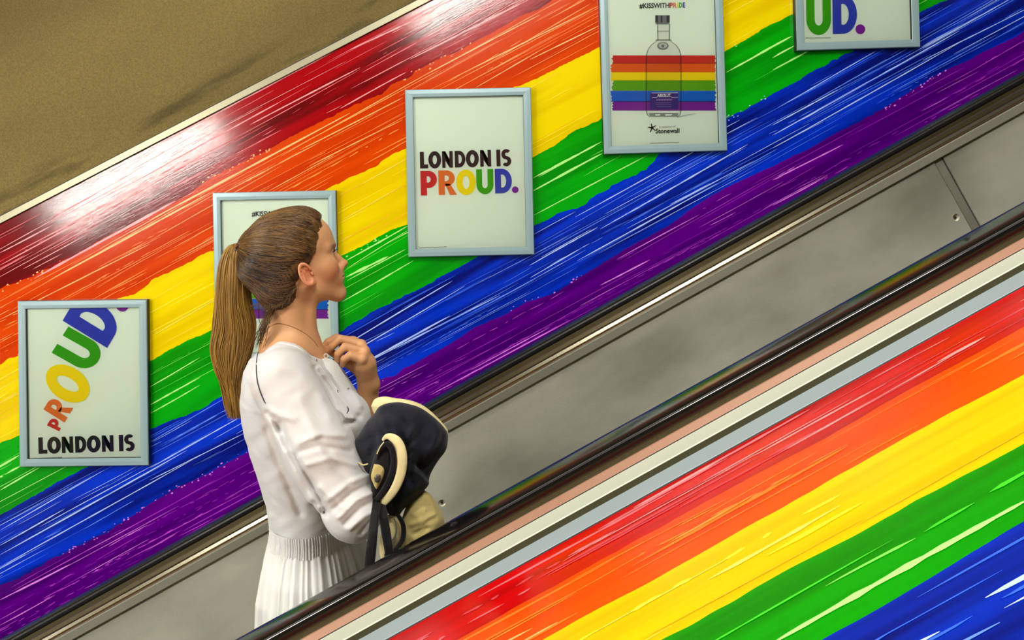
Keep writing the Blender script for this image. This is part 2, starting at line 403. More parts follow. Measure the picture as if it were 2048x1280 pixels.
def balustrade(yc, sg, label):
    t = empty('balustrade', FS(0, yc, HT-0.3), label, 'balustrade')
    for nm, pr, mm in inner_section(yc, sg): extrude_profile(nm, pr, M[mm], t)
    yp = yc+sg*0.062
    # panels with recessed joints
    ja = img(1876, 318, yp); J0 = ja[0]; PL = 2.27
    nt_, nb_ = HT-0.097, HT-0.80
    k = -4
    extrude_profile('backing_board', [(yp-sg*0.012, nt_+0.02), (yp-sg*0.012, nb_)], M['dark'], t)
    while J0+k*PL < S1:
        s0 = max(S0, J0+k*PL+0.016); s1 = min(S1, J0+(k+1)*PL-0.016); k += 1
        if s1 <= s0: continue
        V, Fc = box_sn(s0, s1, min(yp, yp-sg*0.006), max(yp, yp-sg*0.006), nb_, nt_)
        p = mesh('panel', V, Fc, M['panel']); keep(p, t)
        V, Fc = box_sn(s1+0.003, s1+0.029, min(yp-sg*0.004, yp-sg*0.010), max(yp-sg*0.004, yp-sg*0.010), nb_, nt_)
        p2 = mesh('joint_strip', V, Fc, M['steel_s']); keep(p2, t)
        for ds in (img(1912, 435, yp)[0]+(k-1)*PL+PL, img(884, 1006, yp)[0]+k*PL):
            r = 0.0068; V = []; Fc = []
            n_ = SN(W(1912, 435, yp))[1]
            for rr, dd in ((r, 0.0), (r, 0.002), (r*0.72, 0.0032), (r*0.38, 0.0032), (r*0.30, 0.0012), (0.0, 0.0012)):
                for a in range(14):
                    an = a/14*2*math.pi; V.append(FS(ds+rr*math.cos(an), yp+sg*dd, n_+rr*math.sin(an)))
            for j in range(5):
                for a in range(14): Fc.append((j*14+a, j*14+(a+1) % 14, (j+1)*14+(a+1) % 14, (j+1)*14+a))
            sc = mesh('screw', V, Fc, [M['screw'], M['dark']], fmat=[0]*42+[1]*28, smooth=False); keep(sc, t)
    return t
balustrade(yF, -1, 'brushed steel inner panels and bright metal strips below the far handrail')
balustrade(yN, +1, 'inner side of the near balustrade, facing the woman, hidden behind the near handrail')
# outer side of the near balustrade: steel strips up to the rainbow deck, reflections put into their colours
t = empty('deck_edging', FS(0, yN-0.05, HT-0.05), 'row of steel strips with pink, white and grey reflections in their colour between the near handrail and the rainbow deck', 'metal trim')
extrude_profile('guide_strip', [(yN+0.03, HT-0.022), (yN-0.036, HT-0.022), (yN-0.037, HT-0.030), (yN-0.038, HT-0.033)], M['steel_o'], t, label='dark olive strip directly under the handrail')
extrude_profile('pink_reflection_strip', [(1.347, -0.5031), (1.345, -0.5040), (1.3385, -0.5135), (1.3375, -0.5146)], M['steel_p'], t, label='steel strip with a pinkish reflection in its colour')
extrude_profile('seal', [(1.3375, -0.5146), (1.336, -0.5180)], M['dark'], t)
extrude_profile('bright_reflection_strip', [(1.336, -0.5162), (1.334, -0.5150), (1.2905, -0.5165), (1.2885, -0.5180)], M['steel_w'], t, label='satin steel strip with a bright reflection in its colour')
extrude_profile('olive_strip', [(1.2885, -0.5180), (1.2875, -0.5280)], M['steel_o'], t, label='upright steel edge with a dark olive reflection in its colour')
extrude_profile('grey_strip', [(1.2875, -0.5280), (1.2400, -0.5280), (1.2385, -0.5290)], M['steel_g'], t, label='flat steel strip with a pale blue-grey reflection in its colour')
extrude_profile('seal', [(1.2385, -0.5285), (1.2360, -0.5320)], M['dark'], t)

# rainbow deck between the two escalators
ND = -0.530
def YD(v): return -ND*F/v
dY = [1.2365, 1.123, 1.005, 0.879, 0.757, 0.635, 0.515]
deck = mesh('deck', *box_sn(S0, S1, 0.505, 1.2366, ND-0.05, ND-0.004), mat('deck_core', (60, 60, 60), 0.6),
            label='sloping deck between the escalators wrapped in rainbow paint stripes, at the lower right', cat='deck')
deckcols = {'red': ((160, 0, 2), (200, 0, 4)), 'orange': ((205, 62, 0), (222, 78, 0)), 'yellow': ((204, 174, 0), (224, 194, 0)),
            'green': ((0, 118, 2), (0, 140, 4)), 'blue': ((0, 12, 100), (0, 38, 165)), 'violet': ((50, 0, 85), (80, 0, 120))}
dS = np.arange(-3.4, 4.0, 0.008)
de = [dS*0+dY[0]]
for i in range(1, 6): de.append(dS*0+dY[i]+0.010*fnoise(dS, 1.6, i+70)+0.006*fnoise(dS, 7, i+60)+0.002*fnoise(dS, 30, i+80))
de.append(dS*0+dY[6])
dmap = lambda s, y, n: FS(s, n, ND+(YW-y))       # here 'n' runs across the deck
def on_deck(px, py):
    d = W(px, py, 1)-Vector((0, 0, CZ)); nn = -d.x*sa+d.z*ca; t_ = ND/nn; p = d*t_
    return (p.x*ca+p.z*sa, p.y)
dst = {}
for i, k in enumerate(order):
    m = mat('deck_'+k, deckcols[k][1], rough=0.2, spec=0.28)
    noise_col(m, deckcols[k][0], deckcols[k][1], 10.0, stretch=(8, 0.35, 1), detail=4, p1=0.38, p2=0.62)
    dst[k] = stripe_obj('deck_stripe', de[i], de[i+1], dS, YW, m, deck, dmap, k+' brush-painted stripe of the deck')
    sp = []
    for _ in range({'red': 150, 'orange': 130, 'yellow': 40, 'green': 22, 'blue': 110, 'violet': 60}[k]):
        s = random.uniform(-3.0, 3.6); n = random.uniform(dY[i+1]+0.016, dY[i]-0.012); L = random.uniform(0.05, 0.4)
        sp.append((s, n, L, random.choice([0.002, 0.003, 0.005, 0.007]), random.gauss(0, 0.012), random.choice([0, 2, 2, 1])))
    if k == 'green':
        for (x0, y0, x1, y1, wd_) in ((1540, 1291, 2060, 998, .0085), (1850, 1066, 2070, 932, .006)):
            a, b2 = on_deck(x0, y0), on_deck(x1, y1)
            sp.append(((a[0]+b2[0])/2, (a[1]+b2[1])/2, b2[0]-a[0], wd_, math.atan2(b2[1]-a[1], b2[0]-a[0]), 1 if wd_ > .007 else 2))
    streaks('brush_marks', k, sp, dmap, dst[k], YW-0.0004)
# the photographer's own side: handrail and edging beyond the deck (just below the frame)
extrude_profile('handrail', [(0.385, HT-0.02), (0.38, HT-0.006), (0.40, HT), (0.445, HT), (0.46, HT-0.006), (0.455, HT-0.02), (0.44, HT-0.026), (0.40, HT-0.026)], M['rubber'], None, closed=True,
                label='black handrail of the escalator the photo is taken from, below the frame', cat='handrail')
extrude_profile('trim_3', [(0.515, ND), (0.48, ND+0.004), (0.475, ND+0.02), (0.45, HT-0.026), (0.39, HT-0.026), (0.375, HT-0.1), (0.375, -1.3)], M['steel_w'], None, kind='structure', label='metal strips and panel under the photographer-side handrail')

# steps of the woman's escalator
wx = W(640, 1150, 1.8).x
FEET = W(600, 414, 1.8).z-1.70
run = 0.40; rise = run*math.tan(ALPHA)
M['step'] = mat('step_metal', (92, 92, 88), 0.45, 0.9)
st0 = empty('escalator_steps', (wx, 1.94, FEET), 'grooved metal steps carrying the woman, hidden behind the near handrail', 'escalator steps')
smesh = None
for k in range(-9, 13):
    x0 = wx-0.20+k*run; z = FEET+k*rise
    if smesh is None:
        V, Fc = [], []
        def bx(xa, xb, ya, yb, za, zb):
            b = len(V)
            V.extend([(x, y, z_) for x in (xa, xb) for y in (ya, yb) for z_ in (za, zb)])
            Fc.extend([tuple(b+i for i in f) for f in ((0, 1, 3, 2), (4, 6, 7, 5), (0, 4, 5, 1), (2, 3, 7, 6), (0, 2, 6, 4), (1, 5, 7, 3))])
        bx(0, run, -0.49, 0.49, -0.02, -0.008); bx(run-0.012, run, -0.49, 0.49, -0.02, rise-0.02)
        for j in range(49): bx(0, run-0.012, -0.488+j*0.02, -0.478+j*0.02, -0.008, 0.0)
        o = mesh('step', V, Fc, M['step']); smesh = o.data
    else: o = link('step', smesh)
    keep(o, st0); o.location = (x0, 1.945, z)

# floor of the photographer's side so the space closes below
mesh('floor', *box_sn(S0, S1, -4.5, 3.0, -2.45, -2.40), mat('shaft_floor', (70, 68, 62), 0.7), kind='structure', label='concrete base under the escalators')
# ================================================================== POSTER FRAMES
M['frame'] = mat('frame_paint', (150, 176, 180), 0.32, 0.2)
M['frame_side'] = mat('frame_edge', (44, 46, 46), 0.4, 0.5)
M['paper'] = mat('poster_paper', (226, 238, 222), 0.6, spec=0.2)
def ink(name, c): return mat('ink_'+name, c, 0.6, spec=0.15)
INK = {'black': ink('black', (34, 24, 34)), 'brown': ink('dark_brown', (50, 30, 34)), 'red': ink('red', (196, 40, 40)), 'orange': ink('orange', (220, 112, 44)),
       'yellow': ink('yellow', (238, 214, 0)), 'green': ink('green', (50, 158, 6)), 'blue': ink('blue', (44, 60, 178)), 'purple': ink('purple', (122, 26, 150)),
       'bred': ink('brush_red', (196, 44, 32)), 'borange': ink('brush_orange', (222, 92, 24)), 'bgreen': ink('brush_green', (92, 164, 14)), 'bblue': ink('brush_blue', (8, 96, 200)),
       'white': ink('white', (236, 238, 232)), 'grey': ink('grey', (110, 116, 116)), 'cap': ink('cap_grey', (120, 124, 124)), 'capd': ink('cap_dark', (62, 64, 66)),
       'lab': ink('label_violet', (58, 34, 120)), 'faint': ink('faint_violet', (146, 112, 170)), 'shade': ink('pale_shadow', (182, 190, 182))}
def trans_ink(name, c, a):
    m = mat(name, c, 0.6, spec=0.1); N, L, b = nodes(m); b.inputs['Alpha'].default_value = a; return m
INK['tint'] = trans_ink('bottle_tint', (60, 50, 60), 0.06); INK['tint2'] = trans_ink('bottle_edge', (40, 30, 44), 0.42)
M['glass'] = bpy.data.materials.new('poster_glass'); M['glass'].use_nodes = True
N = M['glass'].node_tree.nodes; L = M['glass'].node_tree.links; N.remove(N['Principled BSDF'])
tr = N.new('ShaderNodeBsdfTransparent'); gl = N.new('ShaderNodeBsdfGlossy'); gl.inputs['Roughness'].default_value = 0.06
tr.inputs[0].default_value = (0.95, 0.97, 0.95, 1)
fr = N.new('ShaderNodeFresnel'); fr.inputs[0].default_value = 1.5; mx = N.new('ShaderNodeMixShader')
L.new(fr.outputs[0], mx.inputs[0]); L.new(tr.outputs[0], mx.inputs[1]); L.new(gl.outputs[0], mx.inputs[2]); L.new(mx.outputs[0], N['Material Output'].inputs[0])

def arc(cx, cy, rx, ry, a0, a1, n=14):
    return [(cx+rx*math.cos(math.radians(a0+(a1-a0)*i/n)), cy+ry*math.sin(math.radians(a0+(a1-a0)*i/n))) for i in range(n+1)]
def ring(outer, inner):                       # two loops of the same length -> quads
    return [[outer[i], outer[i+1], inner[i+1], inner[i]] for i in range(len(outer)-1)]
def glyph(ch):
    """heavy condensed sans letters in a unit box, as lists of convex polygons"""
    R = lambda x0, y0, x1, y1: [(x0, y0), (x1, y0), (x1, y1), (x0, y1)]
    if ch == 'I': return [R(0, 0, 1, 1)]
    if ch == 'L': return [R(0, 0, .5, 1), R(.5, 0, 1, .24)]
    if ch == 'N': return [R(0, 0, .31, 1), R(.69, 0, 1, 1), [(.31, .86), (.31, .42), (.69, 0), (.69, .52)], [(.31, 1), (.31, .80), (.69, .2), (.69, .5)], [(.05, 1), (.31, 1), (.69, .38), (.69, 0)]]
    if ch == 'O': return ring(arc(.5, .5, .5, .52, 0, 360, 28), arc(.5, .5, .17, .27, 0, 360, 28))
    if ch == 'D': return [R(0, 0, .36, 1)]+ring([(.36, 0)]+arc(.42, .5, .58, .5, -84, 84, 16)+[(.36, 1)], [(.36, .24)]+arc(.42, .5, .24, .27, -84, 84, 16)+[(.36, .76)])
    if ch == 'P': return [R(0, 0, .38, 1)]+ring([(.38, .30)]+arc(.5, .65, .5, .35, -88, 88, 14)+[(.38, 1)], [(.38, .53)]+arc(.46, .65, .16, .13, -88, 88, 14)+[(.38, .78)])
    if ch == 'R': return [R(0, 0, .36, 1)]+ring([(.36, .36)]+arc(.46, .68, .48, .32, -88, 88, 14)+[(.36, 1)], [(.36, .56)]+arc(.44, .68, .16, .12, -88, 88, 14)+[(.36, .80)])+[[(.36, .46), (.66, .44), (1.04, 0), (.64, 0)]]
    if ch == 'U': return [R(0, .38, .34, 1), R(.66, .38, 1, 1)]+ring(arc(.5, .38, .5, .40, 180, 360, 18), arc(.5, .38, .16, .16, 180, 360, 18))
    if ch == 'S':
        o = arc(.50, .71, .50, .31, 38, 250, 16); i_ = arc(.52, .71, .13, .10, 45, 255, 16)
        o2 = arc(.50, .29, .50, .31, 70, -142, 16); i2 = arc(.46, .29, .15, .10, 75, -135, 16)
        return ring(o, i_)+ring(o2, i2)+[[(.30, .44), (.46, .62), (.70, .56), (.54, .38)]]
    if ch == '.': return [arc(.5, .5, .5, .5, 0, 360, 24)[:-1]]
def clip_poly(P, top):                        # keep the side below image line y = top
    out = []
    for i in range(len(P)):
        a, b = P[i], P[(i+1) % len(P)]
        ia, ib = a[1] >= top, b[1] >= top
        if ia: out.append(a)
        if ia != ib:
            t_ = (top-a[1])/(b[1]-a[1]); out.append((a[0]+t_*(b[0]-a[0]), top))
    return out
def prints(name, polys, m, parent, Y, clip=None):
    """polys: list of polygons in photo pixels, laid flat on the sheet at depth Y"""
    V, Fc = [], []
    for P in polys:
        if clip is not None: P = clip_poly(P, clip)
        if len(P) < 3: continue
        b0 = len(V); V += [W(x, y, Y) for x, y in P]; Fc.append(tuple(range(b0, b0+len(P))))
    o = mesh(name, V, Fc, m); keep(o, parent); return o
def letter(ch, bl, xv, up, m, parent, Y, clip=None):
    pl = [[(bl[0]+x*xv[0]+y*up[0], bl[1]+x*xv[1]+y*up[1]) for x, y in P] for P in glyph(ch)]
    return prints('letter', pl, m, parent, Y, clip)
def word(chars, bl, br, tl, fr_, inks, parent, Y):
    """letters with fractional x extents along the baseline bl->br, height vector tl-bl"""
    d = (br[0]-bl[0], br[1]-bl[1]); up = (tl[0]-bl[0], tl[1]-bl[1])
    for ch, (a, b), k in zip(chars, fr_, inks):
        letter(ch, (bl[0]+d[0]*a, bl[1]+d[1]*a), (d[0]*(b-a), d[1]*(b-a)), up, INK[k], parent, Y)
def small_text(txt, bl, br, hgt, m, parent, Y, bold=0.0, name='lettering'):
    cu = bpy.data.curves.new('t', 'FONT'); cu.body = txt; cu.size = 1.0; cu.offset = bold; cu.resolution_u = 3
    ob = bpy.data.objects.new('t', cu); C.objects.link(ob)
    dg = bpy.context.evaluated_depsgraph_get(); dg.update()
    me = bpy.data.meshes.new_from_object(ob.evaluated_get(dg)); bpy.data.objects.remove(ob)
    co = np.array([v.co[:] for v in me.vertices]); mn = co.min(0); mxx = co.max(0)
    cap = 0.70
    sx = (br[0]-bl[0])/(mxx[0]-mn[0]); sy = (br[1]-bl[1])/(mxx[0]-mn[0])
    for v in me.vertices:
        x, y = v.co.x-mn[0], v.co.y
        v.co = W(bl[0]+x*sx, bl[1]+x*sy-y/cap*hgt, Y)
    me.materials.clear(); me.materials.append(m)
    o = link(name, me); keep(o, parent); return o

YP = 2.982
def microprint(a, b, h, k, parent, Y):       # print too fine to read in the photograph: a broken hairline
    r = random.Random(int(a[0])); pl = []; t = 0.0; d = (b[0]-a[0], b[1]-a[1]); n = math.hypot(*d)
    while t < 1:
        w_ = r.uniform(1.5, 5)/n; e = min(1, t+w_); pl.append([(a[0]+d[0]*t, a[1]+d[1]*t), (a[0]+d[0]*e, a[1]+d[1]*e), (a[0]+d[0]*e, a[1]+d[1]*e-h), (a[0]+d[0]*t, a[1]+d[1]*t-h)]); t = e+r.uniform(.5, 1.0)/n
    prints('small_print', pl, INK[k], parent, Y)
def poster_frame(cx, cy, wd, hg, tilt, label):
    """aluminium frame hung on the mural: body with raised rim, sheet and glass"""
    c = W(cx, cy, 2.97)
    t = empty('poster_frame', (c.x, YW-0.004, c.z), label, 'poster', 'poster frames along the mural')
    s_ = 2.97/F
    w2, h2 = wd*s_/2, hg*s_/2
    R_ = Matrix.Rotation(math.radians(tilt), 3, 'Y')
    def P(u, v, y): 
        q = R_ @ Vector((u, 0, v)); return Vector((c.x+q.x, y, c.z+q.z))
    def rimpts(a, y): return [P(-w2+a, -h2+a, y), P(w2-a, -h2+a, y), P(w2-a, h2-a, y), P(-w2+a, h2-a, y)]
    r = 0.030
    loops = [rimpts(0.0, YW-0.002), rimpts(0, 2.9735), rimpts(0.0025, 2.970), rimpts(r*0.55, 2.9695), rimpts(r-0.002, 2.9705), rimpts(r, 2.9725), rimpts(r, 2.984)]
    V = [v for l in loops for v in l]; Fc = []; fm = []
    for j in range(len(loops)-1):
        for i in range(4): Fc.append((j*4+i, j*4+(i+1) % 4, j*4+4+(i+1) % 4, j*4+4+i)); fm.append(1 if j in (0, 5) else 0)
    o = mesh('frame', V, Fc, [M['frame'], M['frame_side']], fmat=fm); keep(o, t)
    pv = [P(-w2+r-.002, -h2+r-.002, YP+0.0015), P(w2-r+.002, -h2+r-.002, YP+0.0015), P(w2-r+.002, h2-r+.002, YP+0.0015), P(-w2+r-.002, h2-r+.002, YP+0.0015)]
    sheet = mesh('sheet', pv, [(0, 1, 2, 3)], M['paper']); keep(sheet, t)
    pv = [P(a*(w2-r), b_*(h2-r), YP-0.0062+0.0035*(b_)) for a, b_ in ((-1, -1), (1, -1), (1, 1), (-1, 1))]
    g = mesh('glass', pv, [(0, 1, 2, 3)], M['glass']); keep(g, t)
    return t, sheet
def sub(parent):                              # anchor for print on a sheet (same origin as its frame)
    return parent
LF = [(0, .09), (.092, .232), (.243, .36), (.382, .497), (.503, .645), (.66, .78), (.838, .882), (.893, 1)]
def on_sheet(fn):                             # prints are parented to the sheet
    return fn
class Sheet:                                  # keep() needs a location: give the sheet's prints their own anchor
    pass
def keep_sheet(o, sheet): 
    o.parent = sheet; o.matrix_parent_inverse = Matrix.Identity(4)
_keep = keep
def keep(o, parent):
    if parent.type == 'MESH' and parent.name.startswith('sheet'):
        o.parent = parent; o.matrix_parent_inverse = (Matrix.Translation(-Vector(parent.parent.location))).inverted() @ Matrix.Translation(-Vector(parent.parent.location))
        return o
    return _keep(o, parent)

# frame 3: centre poster
t3, s3 = poster_frame(939.3, 344.3, 252, 335, 0.3, 'framed poster in the middle reading LONDON IS PROUD, with both lines upright')
word('LONDONIS', (840.3, 337), (1022.8, 331.7), (839.4, 303.8), LF, ['brown']*8, s3, YP)
b_, u_ = (841.7, 391.0), (-1.2, -49)
for ch, x0, x1, dy, k in (('P', 841.7, 874.5, 0, 'red'), ('R', 877.5, 912.5, -1, 'orange'), ('O', 912.8, 952.5, -1.6, 'yellow'), ('U', 953.2, 987.4, -3.4, 'green'), ('D', 990.5, 1024.3, -4.2, 'blue')):
    letter(ch, (x0, 391+dy), (x1-x0, -0.6), u_, INK[k], s3, YP)
letter('.', (1023.9, 386), (13.2, 0), (0, -13.2), INK['purple'], s3, YP)
microprint((838, 496.3), (893, 494.3), 1.1, 'grey', s3, YP)

# frame 1: far left, tumbling PROUD
t1, s1_ = poster_frame(165.8, 766.8, 258.5, 332, 0.8, 'framed poster at the far left where PROUD tumbles above the words LONDON IS')
word('LONDONIS', (77.2, 907.8), (269.4, 901.6), (76.3, 875), LF, ['black']*8, s1_, YP)
q = lambda x, y: (x/3.2, 560+y/3.2)
v2 = lambda x, y: (x/3.2, y/3.2)
CT = 613.0
letter('P', q(378, 968), v2(30, -52), v2(-78, -38), INK['red'], s1_, YP)
letter('R', q(412, 912), v2(54, -90), v2(-134, -84), INK['orange'], s1_, YP)
letter('O', q(433+128-46, 663+72+98), v2(92, -196), v2(-256, -144), INK['yellow'], s1_, YP)
letter('U', q(570, 600), v2(107, -167), v2(-240, -135), INK['green'], s1_, YP)
letter('D', q(685, 435), v2(112, -186), v2(-285, -175), INK['blue'], s1_, YP, clip=CT)
prints('letter', [[q(783+42*math.cos(a*.3), 160+42*math.sin(a*.3)) for a in range(21)]], INK['purple'], s1_, YP, clip=CT)
microprint((67, 917), (124, 915), 1.1, 'grey', s1_, YP)

# frames 4 and 2: bottle poster
def bottle_poster(cx, cy, tilt, label):
    t, sh = poster_frame(cx, cy, 247, 338, tilt, label)
    ox, oy = cx-1326.8, cy-136
    Q = lambda x, y: (1180+x/4+ox, y/4+oy)
    def P(name, polys, k, dy=0.0): return prints(name, [[Q(x, y) for x, y in p] for p in polys], INK[k], sh, YP-dy)
    small_text('#KISSWITH', Q(395, 66), Q(634, 61), 9.6, INK['black'], sh, YP, bold=0.02)
    for i, (c_, k) in enumerate(zip('PRIDE', ['red', 'orange', 'yellow', 'green', 'blue'])):
        xs = [(636, 663), (666, 694), (698, 706), (711, 738), (742, 762)][i]
        small_text(c_, Q(xs[0], 61-i*.5), Q(xs[1], 61-i*.5), 9.6, INK[k], sh, YP, bold=0.03)
    rr = random.Random(5)
    for (y0, y1, k) in ((443, 508, 'bred'), (505, 578, 'borange'), (577, 645, 'yellow'), (643, 724, 'bgreen'), (727, 814, 'bblue'), (810, 884, 'purple')):
        xa = 168+rr.randint(0, 14); xb = 1006-rr.randint(0, 6); n = 9
        Lp = [(xa+rr.uniform(-7, 9), y1-(y1-y0)*i/n) for i in range(n+1)]; Rp = [(xb+rr.uniform(-8, 6), y0+(y1-y0)*i/n) for i in range(n+1)]
        for i in range(n):
            yl0, yl1 = y1-(y1-y0)*i/n, y1-(y1-y0)*(i+1)/n
            if i == 0: pass
        P('brush_band', [[Lp[n-i], Rp[i], Rp[i+1], Lp[n-i-1]] for i in range(n)], k)
    # bottle: translucent body with darker edges, cap, label
    prof = [(52, 190), (52, 250), (50, 318), (70, 335), (105, 362), (128, 395), (140, 430), (143, 480), (144, 700), (143, 880), (136, 915), (118, 934)]
    cxb = 589
    q1 = [[(cxb-a[0], a[1]), (cxb+a[0], a[1]), (cxb+b[0], b[1]), (cxb-b[0], b[1])] for a, b in zip(prof[:-1], prof[1:])]
    P('bottle_body', q1, 'tint', 0.0003)
    ed = []
    for sgn in (-1, 1):
        for a, b in zip(prof[:-1], prof[1:]): ed.append([(cxb+sgn*a[0], a[1]), (cxb+sgn*(a[0]-9), a[1]), (cxb+sgn*(b[0]-9), b[1]), (cxb+sgn*b[0], b[1])])
    ed += [[(470, 905), (708, 905), (700, 934), (480, 934)], [(536, 246), (632, 246), (632, 252), (536, 252)], [(530, 314), (648, 314), (655, 326), (520, 326)]]
    P('bottle_outline', ed, 'tint2', 0.0006)
    P('bottle_base_light', [[(500, 892), (690, 892), (680, 903), (510, 903)], [(520, 914), (560, 912), (560, 924), (524, 926)], [(600, 914), (660, 912), (650, 924), (604, 926)]], 'white', 0.0008)
    P('cap', [[(522, 122), (638, 122), (638, 180), (522, 180)], [(526, 182), (636, 182), (634, 192), (528, 192)]], 'cap', 0.0006)
    P('cap_shade', [[(522, 122), (545, 122), (545, 180), (522, 180)], [(566, 124), (580, 124), (580, 180), (566, 180)], [(612, 122), (638, 122), (638, 180), (612, 180)]], 'capd', 0.0009)
    P('medallion', [[(583+46*math.cos(a*.35), 366+30*math.sin(a*.35)) for a in range(18)]], 'cap', 0.0008)
    P('medallion_light', [[(583+34*math.cos(a*.35), 364+22*math.sin(a*.35)) for a in range(18)]], 'shade', 0.0010)
    P('medallion_head', [[(583+13*math.cos(a*.7), 368+12*math.sin(a*.7)) for a in range(9)]], 'grey', 0.0012)
    P('bottle_label', [[(480, 748), (706, 744), (706, 872), (480, 876)]], 'lab', 0.0007)
    P('label_line', [[(497, 742), (705, 740), (705, 744), (497, 746)], [(497, 780), (536, 779), (536, 782), (497, 783)], [(652, 779), (705, 778), (705, 781), (652, 782)]], 'white', 0.0010)
    small_text('ABSOLUT.', Q(538, 775), Q(650, 773), 5.6, INK['white'], sh, YP-0.001, bold=0.03)
    microprint(Q(530, 805), Q(660, 803), 3.0, 'faint', sh, YP-0.001)
    for j in range(3): P('label_line', [[(520+8*j, 820+16*j), (650, 819+16*j), (650, 822+16*j), (520+8*j, 823+16*j)]], 'faint', 0.0010)
    P('bottle_shadow', [[(690, 932), (840, 905), (850, 910), (700, 940)]], 'shade')
    st = []
    for a in range(5):
        an = math.radians(90+72*a+12); c1 = (497, 1022)
        dx, dy = math.cos(an), -math.sin(an); px_, py_ = -dy, dx; Ls = 34 if a != 2 else 40
        st.append([(c1[0]-px_*6, c1[1]-py_*6), (c1[0]+dx*Ls-px_*3, c1[1]+dy*Ls-py_*3), (c1[0]+dx*Ls+px_*3, c1[1]+dy*Ls+py_*3), (c1[0]+px_*6, c1[1]+py_*6)])
    P('star', st, 'black')
    small_text('in support of', Q(555, 1022), Q(685, 1018), 3.8, INK['grey'], sh, YP)
    small_text('Stonewall', Q(524, 1066), Q(716, 1062), 9.0, INK['black'], sh, YP, bold=0.025)
    microprint(Q(480, 1147), Q(712, 1142), 0.9, 'grey', sh, YP)
    return t
bottle_poster(1326.8, 136, -0.2, 'framed poster of a glass bottle over six rainbow brush bands, right of centre')
bottle_poster(551.5, 552, 0.3, 'framed bottle poster mostly hidden behind the head of the woman')
# frame 5: top right
t5, s5 = poster_frame(1713, -71.5, 247, 338, -0.2, 'framed poster cut off at the top right, showing only the letters UD')
letter('U', (1613, 68.5), (49.5, -0.6), (-1, -78), INK['green'], s5, YP)
letter('D', (1665.6, 67.8), (49, -0.6), (-1, -78), INK['blue'], s5, YP)
letter('.', (1711, 68.2), (19.5, 0), (0, -19.5), INK['purple'], s5, YP)
microprint((1611, 76.5), (1662, 76), 1.1, 'grey', s5, YP)

# ================================================================== IMPLICIT SURFACES
def sdf_mesh(f, lo, hi, h):
    """surface nets on a band around the zero level of f(P)->d ; returns verts, quads"""
    lo = np.array(lo, float); hi = np.array(hi, float)
    B = 6; nb = np.ceil((hi-lo)/(h*B)).astype(int); n = nb*B
    cg = [lo[i]+(np.arange(nb[i])*B+(B-1)/2)*h for i in range(3)]
    X, Y, Z = np.meshgrid(*cg, indexing='ij'); dc = f(np.stack([X.ravel(), Y.ravel(), Z.ravel()], 1)).reshape(nb)
    act = np.abs(dc) < h*B*1.7
    D = np.repeat(np.repeat(np.repeat(dc, B, 0), B, 1), B, 2).astype(np.float32)
    idx = np.argwhere(act)
    off = np.stack(np.meshgrid(*[np.arange(B)]*3, indexing='ij'), -1).reshape(-1, 3)
    for c in range(0, len(idx), 4000):
        I = (idx[c:c+4000, None, :]*B+off[None]).reshape(-1, 3)
        D[I[:, 0], I[:, 1], I[:, 2]] = f(lo+I*h)
    S = D < 0
    mix = np.zeros(np.array(S.shape)-1, bool); s0 = S[:-1, :-1, :-1]
    for d in ((1,0,0),(0,1,0),(0,0,1),(1,1,0),(1,0,1),(0,1,1),(1,1,1)):
        a = S[d[0]:S.shape[0]-1+d[0], d[1]:S.shape[1]-1+d[1], d[2]:S.shape[2]-1+d[2]]
        mix |= (a != s0)
    cells = np.argwhere(mix); idm = np.full(mix.shape, -1, np.int32); idm[mix] = np.arange(len(cells))
    cor = np.array([(i, j, k) for i in (0, 1) for j in (0, 1) for k in (0, 1)])
    dv = np.stack([D[cells[:, 0]+c[0], cells[:, 1]+c[1], cells[:, 2]+c[2]] for c in cor], 1)
    acc = np.zeros((len(cells), 3)); cnt = np.zeros(len(cells))
    for a in range(8):
        for b in range(a+1, 8):
            if np.abs(cor[a]-cor[b]).sum() != 1: continue
            m = (dv[:, a] < 0) != (dv[:, b] < 0)
            t = dv[m, a]/(dv[m, a]-dv[m, b]); acc[m] += cor[a]+(cor[b]-cor[a])*t[:, None]; cnt[m] += 1
    V = lo+(cells+acc/cnt[:, None])*h
    Q = []
    for ax in range(3):
        sl = [slice(None)]*3; sl2 = [slice(None)]*3; sl[ax] = slice(0, -1); sl2[ax] = slice(1, None)
        A = S[tuple(sl)]; Bb = S[tuple(sl2)]; E = np.argwhere(A != Bb)
        u, v = (ax+1) % 3, (ax+2) % 3
        E = E[(E[:, u] > 0) & (E[:, v] > 0)]
        E = E[(E[:, 0] < mix.shape[0]) & (E[:, 1] < mix.shape[1]) & (E[:, 2] < mix.shape[2])]
        def g(du, dv_):
            q = E.copy(); q[:, u] -= du; q[:, v] -= dv_; return idm[q[:, 0], q[:, 1], q[:, 2]]
        q = np.stack([g(0, 0), g(1, 0), g(1, 1), g(0, 1)], 1)
        ins = S[E[:, 0], E[:, 1], E[:, 2]]
        q[~ins] = q[~ins][:, ::-1]; Q.append(q)
    Q = np.concatenate(Q); Q = Q[(Q >= 0).all(1)]
    return V, Q
def relax(V, Q, it=2, lam=0.5):
    e = np.concatenate([Q[:, [0, 1]], Q[:, [1, 2]], Q[:, [2, 3]], Q[:, [3, 0]]])
    for _ in range(it):
        acc = np.zeros_like(V); cnt = np.zeros(len(V))
        for a, b in ((0, 1), (1, 0)):
            np.add.at(acc, e[:, a], V[e[:, b]]); np.add.at(cnt, e[:, a], 1)
        V = V+lam*(acc/np.maximum(cnt, 1)[:, None]-V)
    return V
A_ = lambda v: np.asarray(v, float)
def smin(a, b, k):
    h = np.clip(0.5+0.5*(b-a)/k, 0, 1); return b+(a-b)*h-k*h*(1-h)
def smax(a, b, k): return -smin(-a, -b, k)
